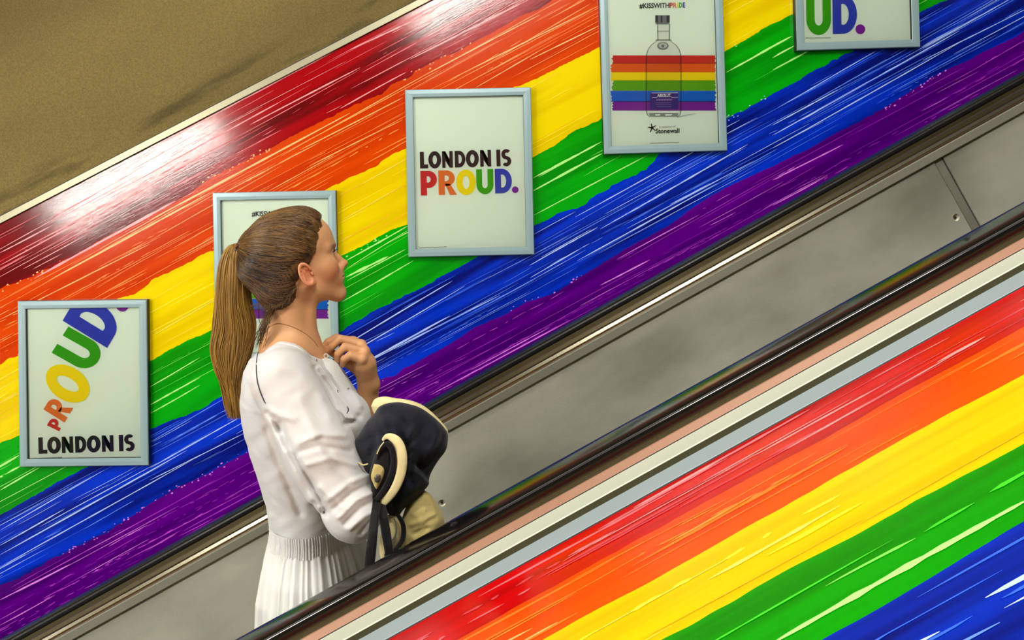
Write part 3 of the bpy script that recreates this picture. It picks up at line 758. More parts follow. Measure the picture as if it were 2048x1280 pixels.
def ell(P, c, r):
    q = P-A_(c); r = A_(r); k0 = np.linalg.norm(q/r, axis=1); k1 = np.linalg.norm(q/(r*r), axis=1)
    return k0*(k0-1)/np.maximum(k1, 1e-9)
def cone(P, a, b, ra, rb):
    a, b = A_(a), A_(b); ab = b-a; t = np.clip(((P-a)@ab)/(ab@ab), 0, 1)
    return np.linalg.norm(P-a-t[:, None]*ab, axis=1)-(ra+(rb-ra)*t)
def chain(P, pts, rad, k=0.004):
    d = None
    for i in range(len(pts)-1):
        c = cone(P, pts[i], pts[i+1], rad[i], rad[i+1]); d = c if d is None else smin(d, c, k)
    return d
def tubes(paths, radii, sides=4, taper=True):
    """list of (n,3) arrays -> one mesh of thin tubes"""
    VV, QQ = [], []; b = 0
    for P, r in zip(paths, radii):
        P = np.asarray(P, float); n = len(P); T = np.gradient(P, axis=0); T /= np.linalg.norm(T, axis=1)[:, None]+1e-9
        up = np.tile([0.13, -0.97, 0.2], (n, 1)); U = np.cross(T, up); U /= np.linalg.norm(U, axis=1)[:, None]+1e-9; Wv = np.cross(T, U)
        rr = np.full(n, r, float) if np.isscalar(r) else np.asarray(r, float)
        if taper: rr = rr*np.clip(np.minimum(np.arange(n)+0.6, n-np.arange(n)-0.7)/2.0, 0.15, 1)
        for a in range(sides):
            an = 2*math.pi*a/sides; VV.append(P+(math.cos(an)*U+math.sin(an)*Wv)*rr[:, None])
        for a in range(sides):
            a2 = (a+1) % sides; i = np.arange(n-1)
            QQ.append(np.stack([b+a*n+i, b+a2*n+i, b+a2*n+i+1, b+a*n+i+1], 1))
        b += sides*n
    return np.concatenate(VV), np.concatenate(QQ)
def spline(pts, n):                           # Catmull-Rom through 3D points
    P = np.array([list(p) for p in pts], float); P = np.vstack([2*P[0]-P[1], P, 2*P[-1]-P[-2]]); m = len(P)-3
    out = []
    for t in np.linspace(0, m-1e-6, n):
        i = int(t); u = t-i; a, b, c, d = P[i:i+4]
        out.append(0.5*((2*b)+(-a+c)*u+(2*a-5*b+4*c-d)*u*u+(-a+3*b-3*c+d)*u**3))
    return np.array(out)

# ------------------------------------------------------------------ materials of the woman
M['skin'] = mat('skin', (200, 148, 108), 0.48, spec=0.35, sss=0.12)
N, L, b = nodes(M['skin'])
at = N.new('ShaderNodeAttribute'); at.attribute_name = 'tint'; at.attribute_type = 'GEOMETRY'
L.new(at.outputs['Color'], b.inputs['Base Color'])
nz = N.new('ShaderNodeTexNoise'); nz.inputs['Scale'].default_value = 420; nz.inputs['Detail'].default_value = 2
bp = N.new('ShaderNodeBump'); bp.inputs['Distance'].default_value = 0.0004; bp.inputs['Strength'].default_value = 0.6
tc = N.new('ShaderNodeTexCoord'); L.new(tc.outputs['Object'], nz.inputs['Vector']); L.new(nz.outputs['Fac'], bp.inputs['Height']); L.new(bp.outputs[0], b.inputs['Normal'])
def hair_mat(name, c1, c2, sc=60, st=(6, 1, 2.5)):
    m = mat(name, c1, 0.42, spec=0.45); N, L, b = nodes(m)
    at = N.new('ShaderNodeTexCoord'); nz = N.new('ShaderNodeTexNoise'); nz.inputs['Scale'].default_value = sc; nz.inputs['Detail'].default_value = 5
    mp = N.new('ShaderNodeMapping'); mp.vector_type = 'TEXTURE'; mp.inputs['Scale'].default_value = st
    L.new(at.outputs['Object'], mp.inputs[0]); L.new(mp.outputs[0], nz.inputs['Vector'])
    r = N.new('ShaderNodeValToRGB'); r.color_ramp.elements[0].position = .35; r.color_ramp.elements[1].position = .65
    r.color_ramp.elements[0].color = lin(c1); r.color_ramp.elements[1].color = lin(c2)
    L.new(nz.outputs['Fac'], r.inputs[0]); L.new(r.outputs[0], b.inputs['Base Color']); return m
M['hair_d'] = hair_mat('hair_dark', (34, 20, 12), (58, 36, 18))
M['hair_m'] = hair_mat('hair_brown', (70, 46, 22), (98, 68, 32))
M['hair_l'] = hair_mat('hair_golden', (100, 72, 32), (138, 102, 48))
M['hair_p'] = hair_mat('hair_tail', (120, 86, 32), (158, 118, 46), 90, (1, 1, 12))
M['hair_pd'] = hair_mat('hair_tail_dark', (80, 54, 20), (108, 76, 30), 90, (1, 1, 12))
def cloth(name, c, a=1.0, rough=0.85):
    m = mat(name, c, rough, spec=0.15); N, L, b = nodes(m)
    b.inputs['Sheen Weight'].default_value = 0.15; b.inputs['Alpha'].default_value = a
    tc = N.new('ShaderNodeTexCoord'); nz = N.new('ShaderNodeTexNoise'); nz.inputs['Scale'].default_value = 700; nz.inputs['Detail'].default_value = 2
    n2 = N.new('ShaderNodeTexNoise'); n2.inputs['Scale'].default_value = 26; n2.inputs['Detail'].default_value = 4
    mx = N.new('ShaderNodeMath'); mx.operation = 'MULTIPLY_ADD'; mx.inputs[1].default_value = 6.0
    L.new(tc.outputs['Object'], nz.inputs['Vector']); L.new(tc.outputs['Object'], n2.inputs['Vector'])
    L.new(n2.outputs['Fac'], mx.inputs[0]); L.new(nz.outputs['Fac'], mx.inputs[2])
    bp = N.new('ShaderNodeBump'); bp.inputs['Distance'].default_value = 0.0007; bp.inputs['Strength'].default_value = 0.8
    L.new(mx.outputs[0], bp.inputs['Height']); L.new(bp.outputs[0], b.inputs['Normal']); return m
M['cotton'] = cloth('white_cotton', (228, 229, 229), 0.74)
M['cotton2'] = cloth('white_cotton_skirt', (224, 224, 220), 0.92)
M['navy'] = cloth('navy_cloth', (15, 17, 31), 1.0, 0.75)
M['black'] = cloth('black_webbing', (13, 12, 14), 1.0, 0.6)
M['cream'] = cloth('cream_cloth', (226, 212, 158))
M['creamd'] = cloth('khaki_cloth', (186, 168, 108))

# ------------------------------------------------------------------ pose
YB = 1.80                                     # depth of the woman's mid line
Jv = lambda x, y, Y: np.array(W(x, y, Y))
yaw, pit = math.radians(19), math.radians(15)
fw = A_([math.cos(yaw)*math.cos(pit), math.sin(yaw)*math.cos(pit), math.sin(pit)])
lf = A_([-math.sin(yaw), math.cos(yaw), 0]); upv = np.cross(fw, lf)
HR = np.stack([fw, lf, upv], 1)               # local -> world (columns)
nose_l = A_([0.106, 0, -0.036])
nose_w = Jv(692.5, 525, YB+0.035)
HC = nose_w-HR@nose_l
HS = 1.0
def to_l(P): return (P-HC)@HR
def to_w(p): return HC+A_(p)@HR.T
def mir(c, s): return (c[0], c[1]*s, c[2])
def head_sdf(Q):
    d = ell(Q, (-.016, 0, .026), (.094, .073, .084))
    d = smin(d, ell(Q, (.041, 0, .038), (.052, .060, .058)), .02)
    d = smin(d, ell(Q, (.026, 0, -.030), (.052, .057, .058)), .02)
    d = smin(d, ell(Q, (.014, 0, -.072), (.058, .048, .032)), .022)
    d = smin(d, ell(Q, (.070, 0, -.099), (.016, .019, .014)), .018)
    for s in (1, -1):
        d = smin(d, cone(Q, (-.004, s*.048, -.056), (.062, s*.012, -.101), .014, .012), .02)
        d = smin(d, ell(Q, (.055, s*.037, -.030), (.022, .018, .022)), .03)     # cheek
        d = smin(d, cone(Q, (.084, s*.010, .015), (.066, s*.045, .014), .0075, .007), .014)  # brow
        d = smax(d, -ell(Q, (.089, s*.030, -.004), (.014, .015, .011)), .010)      # eye socket
        ey = np.linalg.norm(Q-A_((.0690, s*.030, -.003)), axis=1)-.0134                # lids around the eyeball
        ey = smax(ey, -ell(Q, (.0830, s*.0305, -.0035), (.010, .0115, .0042)), .0015)
        d = smin(d, ey, .004)
    # nose
    d = smin(d, cone(Q, (.079, 0, .004), (.098, 0, -.034), .0055, .0085), .010)
    d = smin(d, ell(Q, (.1005, 0, -.037), (.0085, .0095, .0075)), .006)
    for s in (1, -1):
        d = smin(d, ell(Q, (.091, s*.0105, -.040), (.009, .0060, .0065)), .005)
        d = smax(d, -ell(Q, (.0955, s*.0060, -.0465), (.0045, .0030, .004)), .003)
    # mouth
    d = smin(d, ell(Q, (.074, 0, -.062), (.015, .030, .022)), .022)
    d = smin(d, ell(Q, (.0875, 0, -.0590), (.0060, .017, .0045)), .004)
    d = smin(d, ell(Q, (.0855, 0, -.0690), (.0065, .015, .0052)), .004)
    d = smax(d, -cone(Q, (.097, .0, -.0635), (.083, .024, -.0640), .0016, .001), .003)
    d = smax(d, -cone(Q, (.097, .0, -.0635), (.083, -.024, -.0640), .0016, .001), .003)
    d = smax(d, -ell(Q, (.093, 0, -.0790), (.007, .016, .004)), .010)
    return d
def ear_sdf(Q, s):
    # flat shell leaning back, rim, bowl and lobe; x fwd, z up
    c = A_((.001, s*.0765, -.028)); q = (Q-c)*1.08
    ang = math.radians(-12); x = q[:, 0]*math.cos(ang)-q[:, 2]*math.sin(ang); z = q[:, 0]*math.sin(ang)+q[:, 2]*math.cos(ang)
    flare = s*(-x)*0.45; y = q[:, 1]-flare
    q2 = np.stack([x, y, z], 1)
    body = ell(q2, (0, 0, 0), (.0180, .0058, .0300))
    body = smin(body, ell(q2, (.005, 0, -.024), (.0095, .0055, .010)), .005)
    rr = np.sqrt((x/.0150)**2+((z-.002)/.0262)**2); rim = np.sqrt(((rr-1)*.018)**2+(y-s*.0065)**2)-.0034
    rim = np.where((x > 0.008) & (z < .004), rim+.006, rim)
    d = smax(body, -ell(q2, (.0030, s*.0080, -.002), (.0100, .0100, .0150)), .002)
    d = smax(d, -ell(q2, (-.0035, s*.0070, .014), (.0075, .0062, .0085)), .002)
    d = smin(d, rim, .002)
    d = smin(d, cone(q2, (-.0050, s*.0050, .018), (-.0095, s*.0055, -.008), .0022, .0026), .002)   # antihelix
    d = smin(d, ell(q2, (.0125, s*.0035, -.005), (.0036, .0045, .0055)), .002)   # tragus
    return d
# neck and shoulders
nb = Jv(580, 700, YB+0.005)
def neck_sdf(P):
    top = to_w((-.030, 0, -.045))
    d = cone(P, top, nb, .055, .054)
    d = smin(d, cone(P, nb, Jv(590, 760, YB), .062, .10), .04)
    d = smin(d, cone(P, Jv(568, 735, YB-.15), Jv(590, 712, YB), .036, .044), .04)
    d = smin(d, cone(P, Jv(582, 735, YB+.17), Jv(592, 712, YB), .036, .044), .04)
    d = smin(d, cone(P, Jv(632, 722, YB-.01), Jv(600, 706, YB-.09), .010, .009), .02)   # collar bone
    d = smin(d, cone(P, to_w((.005, -.040, -.075)), Jv(622, 706, YB), .010, .008), .02)  # neck muscle
    return d
def torso_loft(P, st, grow=0.0):
    z = P[:, 2]; zs = A_([s_[0] for s_ in st]); o = np.argsort(zs)
    g = lambda k: np.interp(z, zs[o], A_([s_[k] for s_ in st])[o])
    cx, a, cy, b = g(1), g(2)+grow, g(3), g(4)+grow
    q = np.sqrt(((P[:, 0]-cx)/a)**2+((P[:, 1]-cy)/b)**2)
    d = (q-1)*np.minimum(a, b)
    d = np.maximum(d, z-zs.max()); return np.maximum(d, zs.min()-z)
def stn(y, x0, x1, b, Y=YB):
    p0, p1 = Jv(x0, y, Y), Jv(x1, y, Y); return ((p0[2]+p1[2])/2, (p0[0]+p1[0])/2, (p1[0]-p0[0])/2, Y, b)
ST = [stn(700, 522, 622, .07), stn(714, 508, 645, .12), stn(735, 498, 668, .15), stn(790, 491, 704, .165), stn(830, 494, 731, .16), stn(860, 500, 736, .155),
      stn(930, 521, 716, .14), stn(990, 540, 706, .128), stn(1045, 549, 702, .125), stn(1090, 536, 720, .15), stn(1150, 527, 738, .175)]
SHr, SHl = Jv(566, 762, YB-.165), Jv(590, 762, YB+.17)
ELr, WRr = Jv(706, 1022, 1.56), Jv(782, 955, 1.755)
ELl, WRl = Jv(722, 985, YB+.13), Jv(737, 768, YB+.045)
def segd(P, a, b):
    ab = b-a; t = np.clip(((P-a)@ab)/(ab@ab), 0, 1); return np.linalg.norm(P-a-t[:, None]*ab, axis=1), t
# projected pixel coordinates of a world point, used to lay out folds where the photograph shows them
def topx(P, Yr=None):
    x = P[:, 0]; z = P[:, 2]-CZ; Y = P[:, 1]
    u = x*cr-z*sr; v = x*sr+z*cr
    return CX+u*F/Y, CY-v*F/Y
def ridge(P, lines):
    """folds: each (points in px, amplitude m, width px); returns height field"""
    px, py = topx(P); H = np.zeros(len(P))
    for pts, amp, wd in lines:
        best = np.full(len(P), 1e9); 
        for (x0, y0), (x1, y1) in zip(pts[:-1], pts[1:]):
            dx, dy = x1-x0, y1-y0; L2 = dx*dx+dy*dy
            t = np.clip(((px-x0)*dx+(py-y0)*dy)/L2, 0, 1)
            best = np.minimum(best, np.hypot(px-x0-t*dx, py-y0-t*dy))
        H += amp*np.exp(-(best/wd)**2)
    return H
FOLDS = [ ([(540, 830), (552, 870), (580, 930), (618, 1000)], .008, 9), ([(535, 860), (560, 930), (585, 985), (600, 1025)], -.006, 9),
         ([(560, 850), (590, 920), (630, 985), (652, 1025)], -.010, 8), ([(575, 905), (610, 965), (640, 1015)], .006, 6),
         ([(600, 885), (640, 868), (690, 872)], .005, 6), ([(596, 905), (640, 892), (700, 902)], -.004, 6), ([(612, 930), (660, 916), (712, 930)], .004, 6),
         ([(655, 1000), (700, 965), (738, 950)], .006, 6), ([(668, 1018), (705, 985), (742, 968)], -.006, 5), ([(678, 1035), (712, 1000), (746, 985)], .006, 5),
         ([(690, 1048), (722, 1015), (750, 1002)], -.006, 5), ([(700, 1058), (730, 1032), (752, 1022)], .005, 5), ([(640, 975), (668, 1000), (684, 1015)], .005, 6),
         ([(720, 1068), (738, 1045), (752, 1038)], -.004, 4),
         ([(640, 735), (665, 770), (690, 805), (706, 838)], .005, 5), ([(628, 735), (655, 775), (676, 815), (690, 850)], -.005, 5),
         ([(672, 725), (700, 770), (722, 812)], .004, 5), ([(690, 848), (708, 842), (718, 832)], -.006, 5), ([(678, 820), (695, 835), (712, 838)], .006, 5),
         ([(536, 826), (546, 838), (556, 862)], -.010, 6), ([(538, 820), (560, 832), (590, 838)], .004, 7),
         ([(560, 735), (600, 745), (636, 775), (660, 830)], .004, 12), ([(600, 800), (625, 860), (660, 930)], .004, 12), ([(640, 880), (676, 938), (700, 965)], -.004, 8)]
def wr(P, f, a, ph=0):
    return a*np.sin(P[:, 0]*f+ph+2*np.sin(P[:, 2]*f*.5))*np.sin(P[:, 2]*f*0.8+1.3*ph)
def bodice_sdf(P):
    t = torso_loft(P, ST, 0.006)
    sh = smin(cone(P, SHr, Jv(580, 722, YB-.06), .062, .050), cone(P, SHl, Jv(592, 722, YB+.06), .060, .050), .04)
    t = smin(t, sh, .04)
    t = smin(t, ell(P, Jv(698, 838, YB-.075), (.050, .058, .055)), .03); t = smin(t, ell(P, Jv(700, 838, YB+.075), (.050, .058, .055)), .03)
    mid = SHr+(ELr-SHr)*0.5+A_((.004, -.005, -.004))
    arm = chain(P, [SHr, mid, ELr], [.066, .066, .056], .03)
    arm = smin(arm, cone(P, ELr, WRr, .058, .046), .012)
    d = smin(t, arm, .012)
    midl = SHl+(ELl-SHl)*0.5
    d = smin(d, chain(P, [SHl, midl, ELl], [.062, .060, .050], .03), .015)
    d = smin(d, cone(P, ELl, ELl+(WRl-ELl)*0.28, .048, .042), .01)
    d = d-ridge(P, FOLDS)-wr(P, 60, .0012)-wr(P, 120, .0006, 1.7)
    # neckline, cuffs and the seam at the waist
    px, py = topx(P)
    nl = np.interp(px, [505, 515, 560, 590, 606, 622, 640, 668, 700], [684, 680, 681, 687, 696, 710, 718, 725, 700])
    cut = (nl-py)*1.0e-3*1.1
    r = np.hypot(P[:, 0]-nb[0], P[:, 1]-YB)
    d = np.where(r < 0.22, smax(d, cut, .002), d)
    aw = (WRr-ELr)/np.linalg.norm(WRr-ELr); t_ = (P-ELr)@aw
    d = np.where(((P-ELr)@aw > 0.10) & (np.linalg.norm(P-WRr, axis=1) < .14), np.maximum(d, t_-0.19), d)
    return np.maximum(d, Jv(640, 1040, YB)[2]-P[:, 2]-0.10*(P[:, 0] > Jv(712, 0+1, YB)[0])*1.0-0.10*(P[:, 1] < YB-.155))
HAND_O = WRl
def hand_sdf(P, wrist, pts_fn):
    """palm, four fingers of different length with knuckle bends, and a thumb; pts_fn gives the joint positions"""
    K = pts_fn
    d = cone(P, wrist, K['palm'], .023, .028)
    for kn in K['kn']: d = smin(d, cone(P, K['palm'], kn, .018, .0120), .010)
    for i in range(3): d = smin(d, cone(P, K['kn'][i], K['kn'][i+1], .0108, .0108), .006)
    for fg, rs in K['fingers']: d = smin(d, chain(P, fg, rs, .002), .0032)
    d = smin(d, chain(P, K['thumb'], [.015, .0115, .0095, .008], .002), .008)
    return d
# left hand (photo: raised to the collar, back of the hand towards the right, fingers curled to the left)
yh = YB+.020
dk = [-.030, -.010, .010, .028]               # depth of little, ring, middle, index knuckles (near to far)
def H_(x, y, dY=0): return Jv(x, y, yh+dY)
LH = dict(palm=H_(729, 728, 0), kn=[H_(724, 718, -.026), H_(729, 703, -.010), H_(722, 690, .010), H_(706, 683, .026)],
  fingers=[([H_(724, 718, -.026), H_(700, 711, -.034), H_(688, 719, -.034), H_(686, 729, -.028)], [.0105, .0092, .0084, .0074]),
           ([H_(729, 703, -.010), H_(690, 694, -.022), H_(676, 708, -.022), H_(674, 722, -.016)], [.0110, .0096, .0088, .0076]),
           ([H_(722, 690, .010), H_(680, 678, -.002), H_(664, 693, -.004), H_(655, 702, .0)], [.0112, .0098, .0088, .0076]),
           ([H_(706, 683, .026), H_(672, 676, .016), H_(656, 684, .010), H_(646, 694, .008)], [.0108, .0094, .0084, .0072])],
  thumb=[H_(722, 742, .018), H_(698, 728, .026), H_(676, 712, .020), H_(660, 703, .010)])
def forearm_sdf(P):
    d = cone(P, ELl, ELl+(WRl-ELl)*0.35, .038, .040)
    d = smin(d, cone(P, ELl+(WRl-ELl)*0.35, WRl, .040, .0235), .02)
    d = smin(d, ell(P, WRl+A_((.013, -.008, .0)), (.010, .012, .012)), .012)
    return smin(d, hand_sdf(P, WRl, LH), .014)
# right hand: closed on the jacket (behind it in the photograph)
ax = (WRr-ELr)/np.linalg.norm(WRr-ELr); sd = np.cross(ax, A_([0, 0, 1])); sd /= np.linalg.norm(sd); dn = np.cross(ax, sd)*1.0
if dn[2] > 0: dn = -dn
R_ = lambda a, s, d: WRr+ax*a+sd*s+dn*d
RHn = dict(palm=R_(.045, 0, 0), kn=[R_(.085, -.030, .0), R_(.092, -.010, -.002), R_(.092, .010, -.002), R_(.086, .029, 0)],
  fingers=[([R_(.085, -.030, 0), R_(.108, -.031, .018), R_(.100, -.030, .038), R_(.084, -.029, .042)], [.010, .009, .0082, .0072]),
           ([R_(.092, -.010, -.002), R_(.120, -.010, .018), R_(.112, -.010, .042), R_(.092, -.010, .048)], [.0105, .0095, .0085, .0075]),
           ([R_(.092, .010, -.002), R_(.122, .011, .018), R_(.114, .011, .044), R_(.093, .010, .050)], [.0108, .0097, .0086, .0076]),
           ([R_(.086, .029, 0), R_(.112, .031, .016), R_(.107, .031, .038), R_(.090, .030, .044)], [.0105, .0094, .0084, .0074])],
  thumb=[R_(.015, .018, .008), R_(.035, .040, .022), R_(.060, .042, .040), R_(.082, .034, .052)])
def rarm_sdf(P):
    d = cone(P, SHr, ELr, .045, .038); d = smin(d, cone(P, ELr, ELr+(WRr-ELr)*.4, .038, .036), .02)
    d = smin(d, cone(P, ELr+(WRr-ELr)*.4, WRr, .036, .0235), .02)
    return smin(d, hand_sdf(P, WRr, RHn), .012)
def upper_sdf(P):
    Q = to_l(P)
    d = head_sdf(Q)
    d = smin(d, neck_sdf(P), .018)
    for s in (1, -1): d = smin(d, ear_sdf(Q, s), .0028)
    return smin(d, torso_loft(P, ST, -.012), .03)
def joinmesh(parts):
    V, Q, b = [], [], 0
    for v, q in parts: V.append(v); Q.append(q+b); b += len(v)
    return np.concatenate(V), np.concatenate(Q)
def flat_foot(z0): pass
hipz = Jv(630, 1150, YB)[2]
def legs_sdf(P):
    d = None
    for s in (-1, 1):
        hx = wx+0.0
        hip = A_([hx, YB+s*.085, hipz+.02]); kn = A_([hx+.03*s, YB+s*.085, FEET+.50]); an = A_([hx-.03+.05*s, YB+s*.085, FEET+.09])
        l = smin(cone(P, hip, kn, .075, .052), cone(P, kn, an, .056, .036), .03)
        ft = smin(cone(P, an, an+A_([.03, 0, -.05]), .036, .034), cone(P, an+A_([.0, 0, -.055]), an+A_([.15, 0, -.066]), .034, .022), .02)
        l = smin(l, ft, .02); d = l if d is None else smin(d, l, .03)
    d = smin(d, torso_loft(P, ST, -.034), .02)
    return np.maximum(d, FEET+.004-P[:, 2])
lo_u = [min(HC[0]-.16, 0-1e9), 0, 0]
xmin = Jv(480, 700, YB)[0]-.02; xmax = Jv(760, 700, YB)[0]+.05
Va, Qa = sdf_mesh(upper_sdf, [xmin, YB-.24, Jv(600, 775, YB)[2]], [Jv(705, 600, YB)[0], YB+.26, HC[2]+.13], .0018)
Va = relax(Va, Qa, 1, .35)
Vf, Qf = sdf_mesh(forearm_sdf, [Jv(635, 700, YB)[0], YB-.05, Jv(700, 1010, YB)[2]], [Jv(790, 700, YB)[0], YB+.22, Jv(700, 655, YB)[2]], .0020)
Vf = relax(Vf, Qf, 1, .3)
Vr, Qr = sdf_mesh(rarm_sdf, [SHr[0]-.08, 1.45, ELr[2]-.08], [WRr[0]+.20, 1.95, SHr[2]+.08], .0032)
Vl, Ql = sdf_mesh(legs_sdf, [wx-.26, YB-.26, FEET-.02], [wx+.34, YB+.26, Jv(600, 800, YB)[2]], .008)
V, Q = joinmesh([(Va, Qa), (Vf, Qf), (Vr, Qr), (Vl, Ql)])
person = empty('person', (wx, YB, FEET), 'woman with a ponytail and a sheer white dress riding up, looking towards the posters', 'person')
body = npmesh('body', V, Q, M['skin']); keep(body, person)
Lq = to_l(V); col = np.tile(A_(lin((200, 148, 104))[:3]), (len(V), 1))
def blend(c, wgt):
    global col
    c = A_(lin(c)[:3]); wgt = np.clip(wgt, 0, 1)[:, None]; col = col*(1-wgt)+c*wgt
gauss = lambda c, r: np.exp(-(((Lq-A_(c))/A_(r))**2).sum(1))
for s in (1, -1):
    blend((208, 120, 84), 0.6*gauss((.060, s*.045, -.045), (.03, .03, .022)))
    blend((214, 124, 92), 0.75*gauss((.001, s*.082, -.026), (.03, .016, .036)))
    blend((120, 66, 44), 0.5*gauss((.080, s*.030, -.001), (.012, .014, .006)))
    blend((90, 60, 36), 0.75*gauss((.078, s*.032, .0145), (.02, .018, .0035)))
blend((196, 96, 78), 0.85*gauss((.094, 0, -.0635), (.012, .020, .0085)))
blend((216, 126, 92), 0.6*gauss((.103, 0, -.038), (.012, .014, .012)))
blend((70, 34, 22), 0.8*gauss((.006, -.082, -.032), (.0055, .008, .006)))
ca_ = body.data.color_attributes.new('tint', 'FLOAT_COLOR', 'POINT')
ca_.data.foreach_set('color', np.concatenate([col, np.ones((len(V), 1))], 1).astype(np.float32).ravel())
# eyes: white, iris
M['eye'] = mat('eye_white', (225, 218, 208), 0.15, coat=0.5); M['iris'] = mat('iris', (70, 86, 84), 0.2, coat=0.6)
for s in (1, -1):
    c = A_((.0690, s*.030, -.003)); r = .0122
    th = np.linspace(0, math.pi, 13); ph = np.linspace(0, 2*math.pi, 21)[:-1]; V = []; Fc = []; fm = []
    for t in th:
        for p in ph: V.append(to_w(c+r*A_((math.cos(t), math.sin(t)*math.cos(p), math.sin(t)*math.sin(p)))))
    for i in range(12):
        for j in range(20): Fc.append((i*20+j, i*20+(j+1) % 20, (i+1)*20+(j+1) % 20, (i+1)*20+j)); fm.append(1 if i < 3 else 0)
    keep(mesh('eye', V, Fc, [M['eye'], M['iris']], fmat=fm, smooth=True), person)
    # upper lid and lashes
    pth = [to_w((.0700+.0134*math.cos(a)*.95, s*.030+.0134*math.sin(a), -.003+.0040)) for a in np.linspace(-1.1, 1.1, 9)]
    v, q = tubes([np.array(pth)], [.0014], 6); keep(npmesh('eyelid', v, q, M['skin']), person)
    ls = [];
    for a in np.linspace(-.9, .9, 16):
        p0 = A_((.0700+.0136*math.cos(a), s*.030+.0136*math.sin(a), .0010)); ls.append(np.array([to_w(p0), to_w(p0+A_((.004, s*.001, .001))), to_w(p0+A_((.007, s*.002, .0035)))]))
    v, q = tubes(ls, [.00035]*16, 3); keep(npmesh('eyelashes', v, q, M['hair_d'], kind='stuff'), person)
    eb = []
    for a in range(70):
        t = random.random(); p0 = A_((.086-.022*t**1.6, s*(.012+.034*t), .0165+.004*math.sin(t*2.4)+random.gauss(0, .0014)))
        eb.append(np.array([to_w(p0), to_w(p0+A_((-.003, s*.005, .0012)))]))
    v, q = tubes(eb, [.0005]*70, 3, False); keep(npmesh('eyebrow', v, q, M['hair_d'], kind='stuff'), person)

# ------------------------------------------------------------------ hair
TIE = to_l(Jv(486, 492, YB-.02)[None])[0]
def hair_core(Q):
    d = ell(Q, (-.014, 0, .034), (.104, .081, .088))
    d = smin(d, ell(Q, (.026, 0, .076), (.056, .056, .044)), .02)
    d = smin(d, ell(Q, (-.018, 0, .060), (.074, .062, .058)), .02)
    d = smin(d, ell(Q, (-.058, -.006, -.040), (.054, .064, .060)), .03)
    d = smin(d, cone(Q, (-.085, 0, .020), TIE+A_((.012, 0, 0)), .050, .014), .035)
    return d
def hairline(Q):
    w_ = .003*np.sin(Q[:, 1]*180)+.002*np.sin(Q[:, 2]*260)
    hx = np.interp(Q[:, 2], [-.11, -.085, -.06, -.04, -.012, .01, .035, .06, .085, .12], [-.060, -.034, -.024, -.020, .012, .034, .052, .066, .080, .090])
    return Q[:, 0]-hx+w_
def hair_sdf(P):
    Q = to_l(P); d = hair_core(Q)
    # combed grooves that converge on the tie
    v = Q-TIE; an = np.arctan2(v[:, 2], v[:, 0]); an2 = np.arctan2(v[:, 1], v[:, 0])
    d = d+0.0007*np.sin(an*95+an2*30)+0.0010*np.sin(an*41+an2*57+1)+.0008*np.sin(an*19-an2*23)
    return smax(d, hairline(Q)*0.85, .007)
Vh, Qh = sdf_mesh(hair_sdf, to_w((0, 0, 0))-A_((.20, .13, .16)), to_w((0, 0, 0))+A_((.12, .13, .16)), .0024)
hair = npmesh('hair', Vh, Qh, M['hair_m'], label='brown hair combed back'); keep(hair, person)
cH = A_((-.022, 0, .018))
def Rdir(D):
    lo_ = np.full(len(D), .02); hi_ = np.full(len(D), .24)
    for _ in range(22):
        m_ = (lo_+hi_)/2; ins = hair_core(cH+D*m_[:, None]) < 0; lo_ = np.where(ins, m_, lo_); hi_ = np.where(ins, hi_, m_)
    return lo_
tied = (TIE-cH)/np.linalg.norm(TIE-cH)
def strands(n, sel, rad, lift, seed):
    r2 = np.random.RandomState(seed); out = []
    while len(out) < n:
        D = r2.normal(size=(400, 3)); D /= np.linalg.norm(D, axis=1)[:, None]
        R = Rdir(D); Pq = cH+D*R[:, None]; hl = hairline(Pq)
        ok = (hl < -.001) & (hl > -.075 if sel == 'all' else (hl > -.02)) & (Pq[:, 1] < .085) & (Pq[:, 2] > -.094)
        for d0 in D[ok][:60]:
            om = math.acos(np.clip(d0@tied, -1, 1))
            if om < .25: continue
            side = r2.normal(0, .05, 3); K = 15; ts = np.linspace(0, 1, K)
            g = (np.sin((1-ts)*om)[:, None]*d0+np.sin(ts*om)[:, None]*tied)/math.sin(om)
            g = g+side*np.sin(ts*math.pi)[:, None]+A_((0, 0, -.16))*(np.sin(ts*math.pi)**1.0)[:, None]*(1 if d0[2] > -.2 else .3)
            g /= np.linalg.norm(g, axis=1)[:, None]
            P = cH+g*(Rdir(g)+lift+r2.normal(0, .0007))[:, None]
            P += r2.normal(0, .0004, P.shape)
            if (hairline(P) > .001).any(): continue
            if ((np.abs(P[:, 0]-.003) < .022) & (P[:, 2] < .004) & (P[:, 2] > -.07)).any(): continue   # keep the ears bare
            out.append(to_w(P))
            if len(out) >= n: break
    return out[:n]
for nm, cnt, sd_, lf_, rr_ in (('hair_m', 1500, 1, .0003, .0007), ('hair_l', 700, 2, .0006, .0006), ('hair_d', 1100, 3, .0002, .0008)):
    st_ = strands(cnt, 'all', rr_, lf_, sd_)
    if nm == 'hair_l': st_ = [p for p in st_ if to_l(p[:1])[0, 2] > .0 or random.random() < .15]
    if nm == 'hair_d': st_ = [p for p in st_ if to_l(p[:1])[0, 2] < .02 or random.random() < .3]
    v, q = tubes(st_, [rr_]*len(st_), 4); o = npmesh('hair_strands', v, q, M[nm], kind='stuff'); o.parent = hair
    o.matrix_parent_inverse = hair.matrix_world.inverted() if False else Matrix.Translation(-Vector(person.location))@Matrix.Identity(4)
    o.matrix_parent_inverse = Matrix.Identity(4)
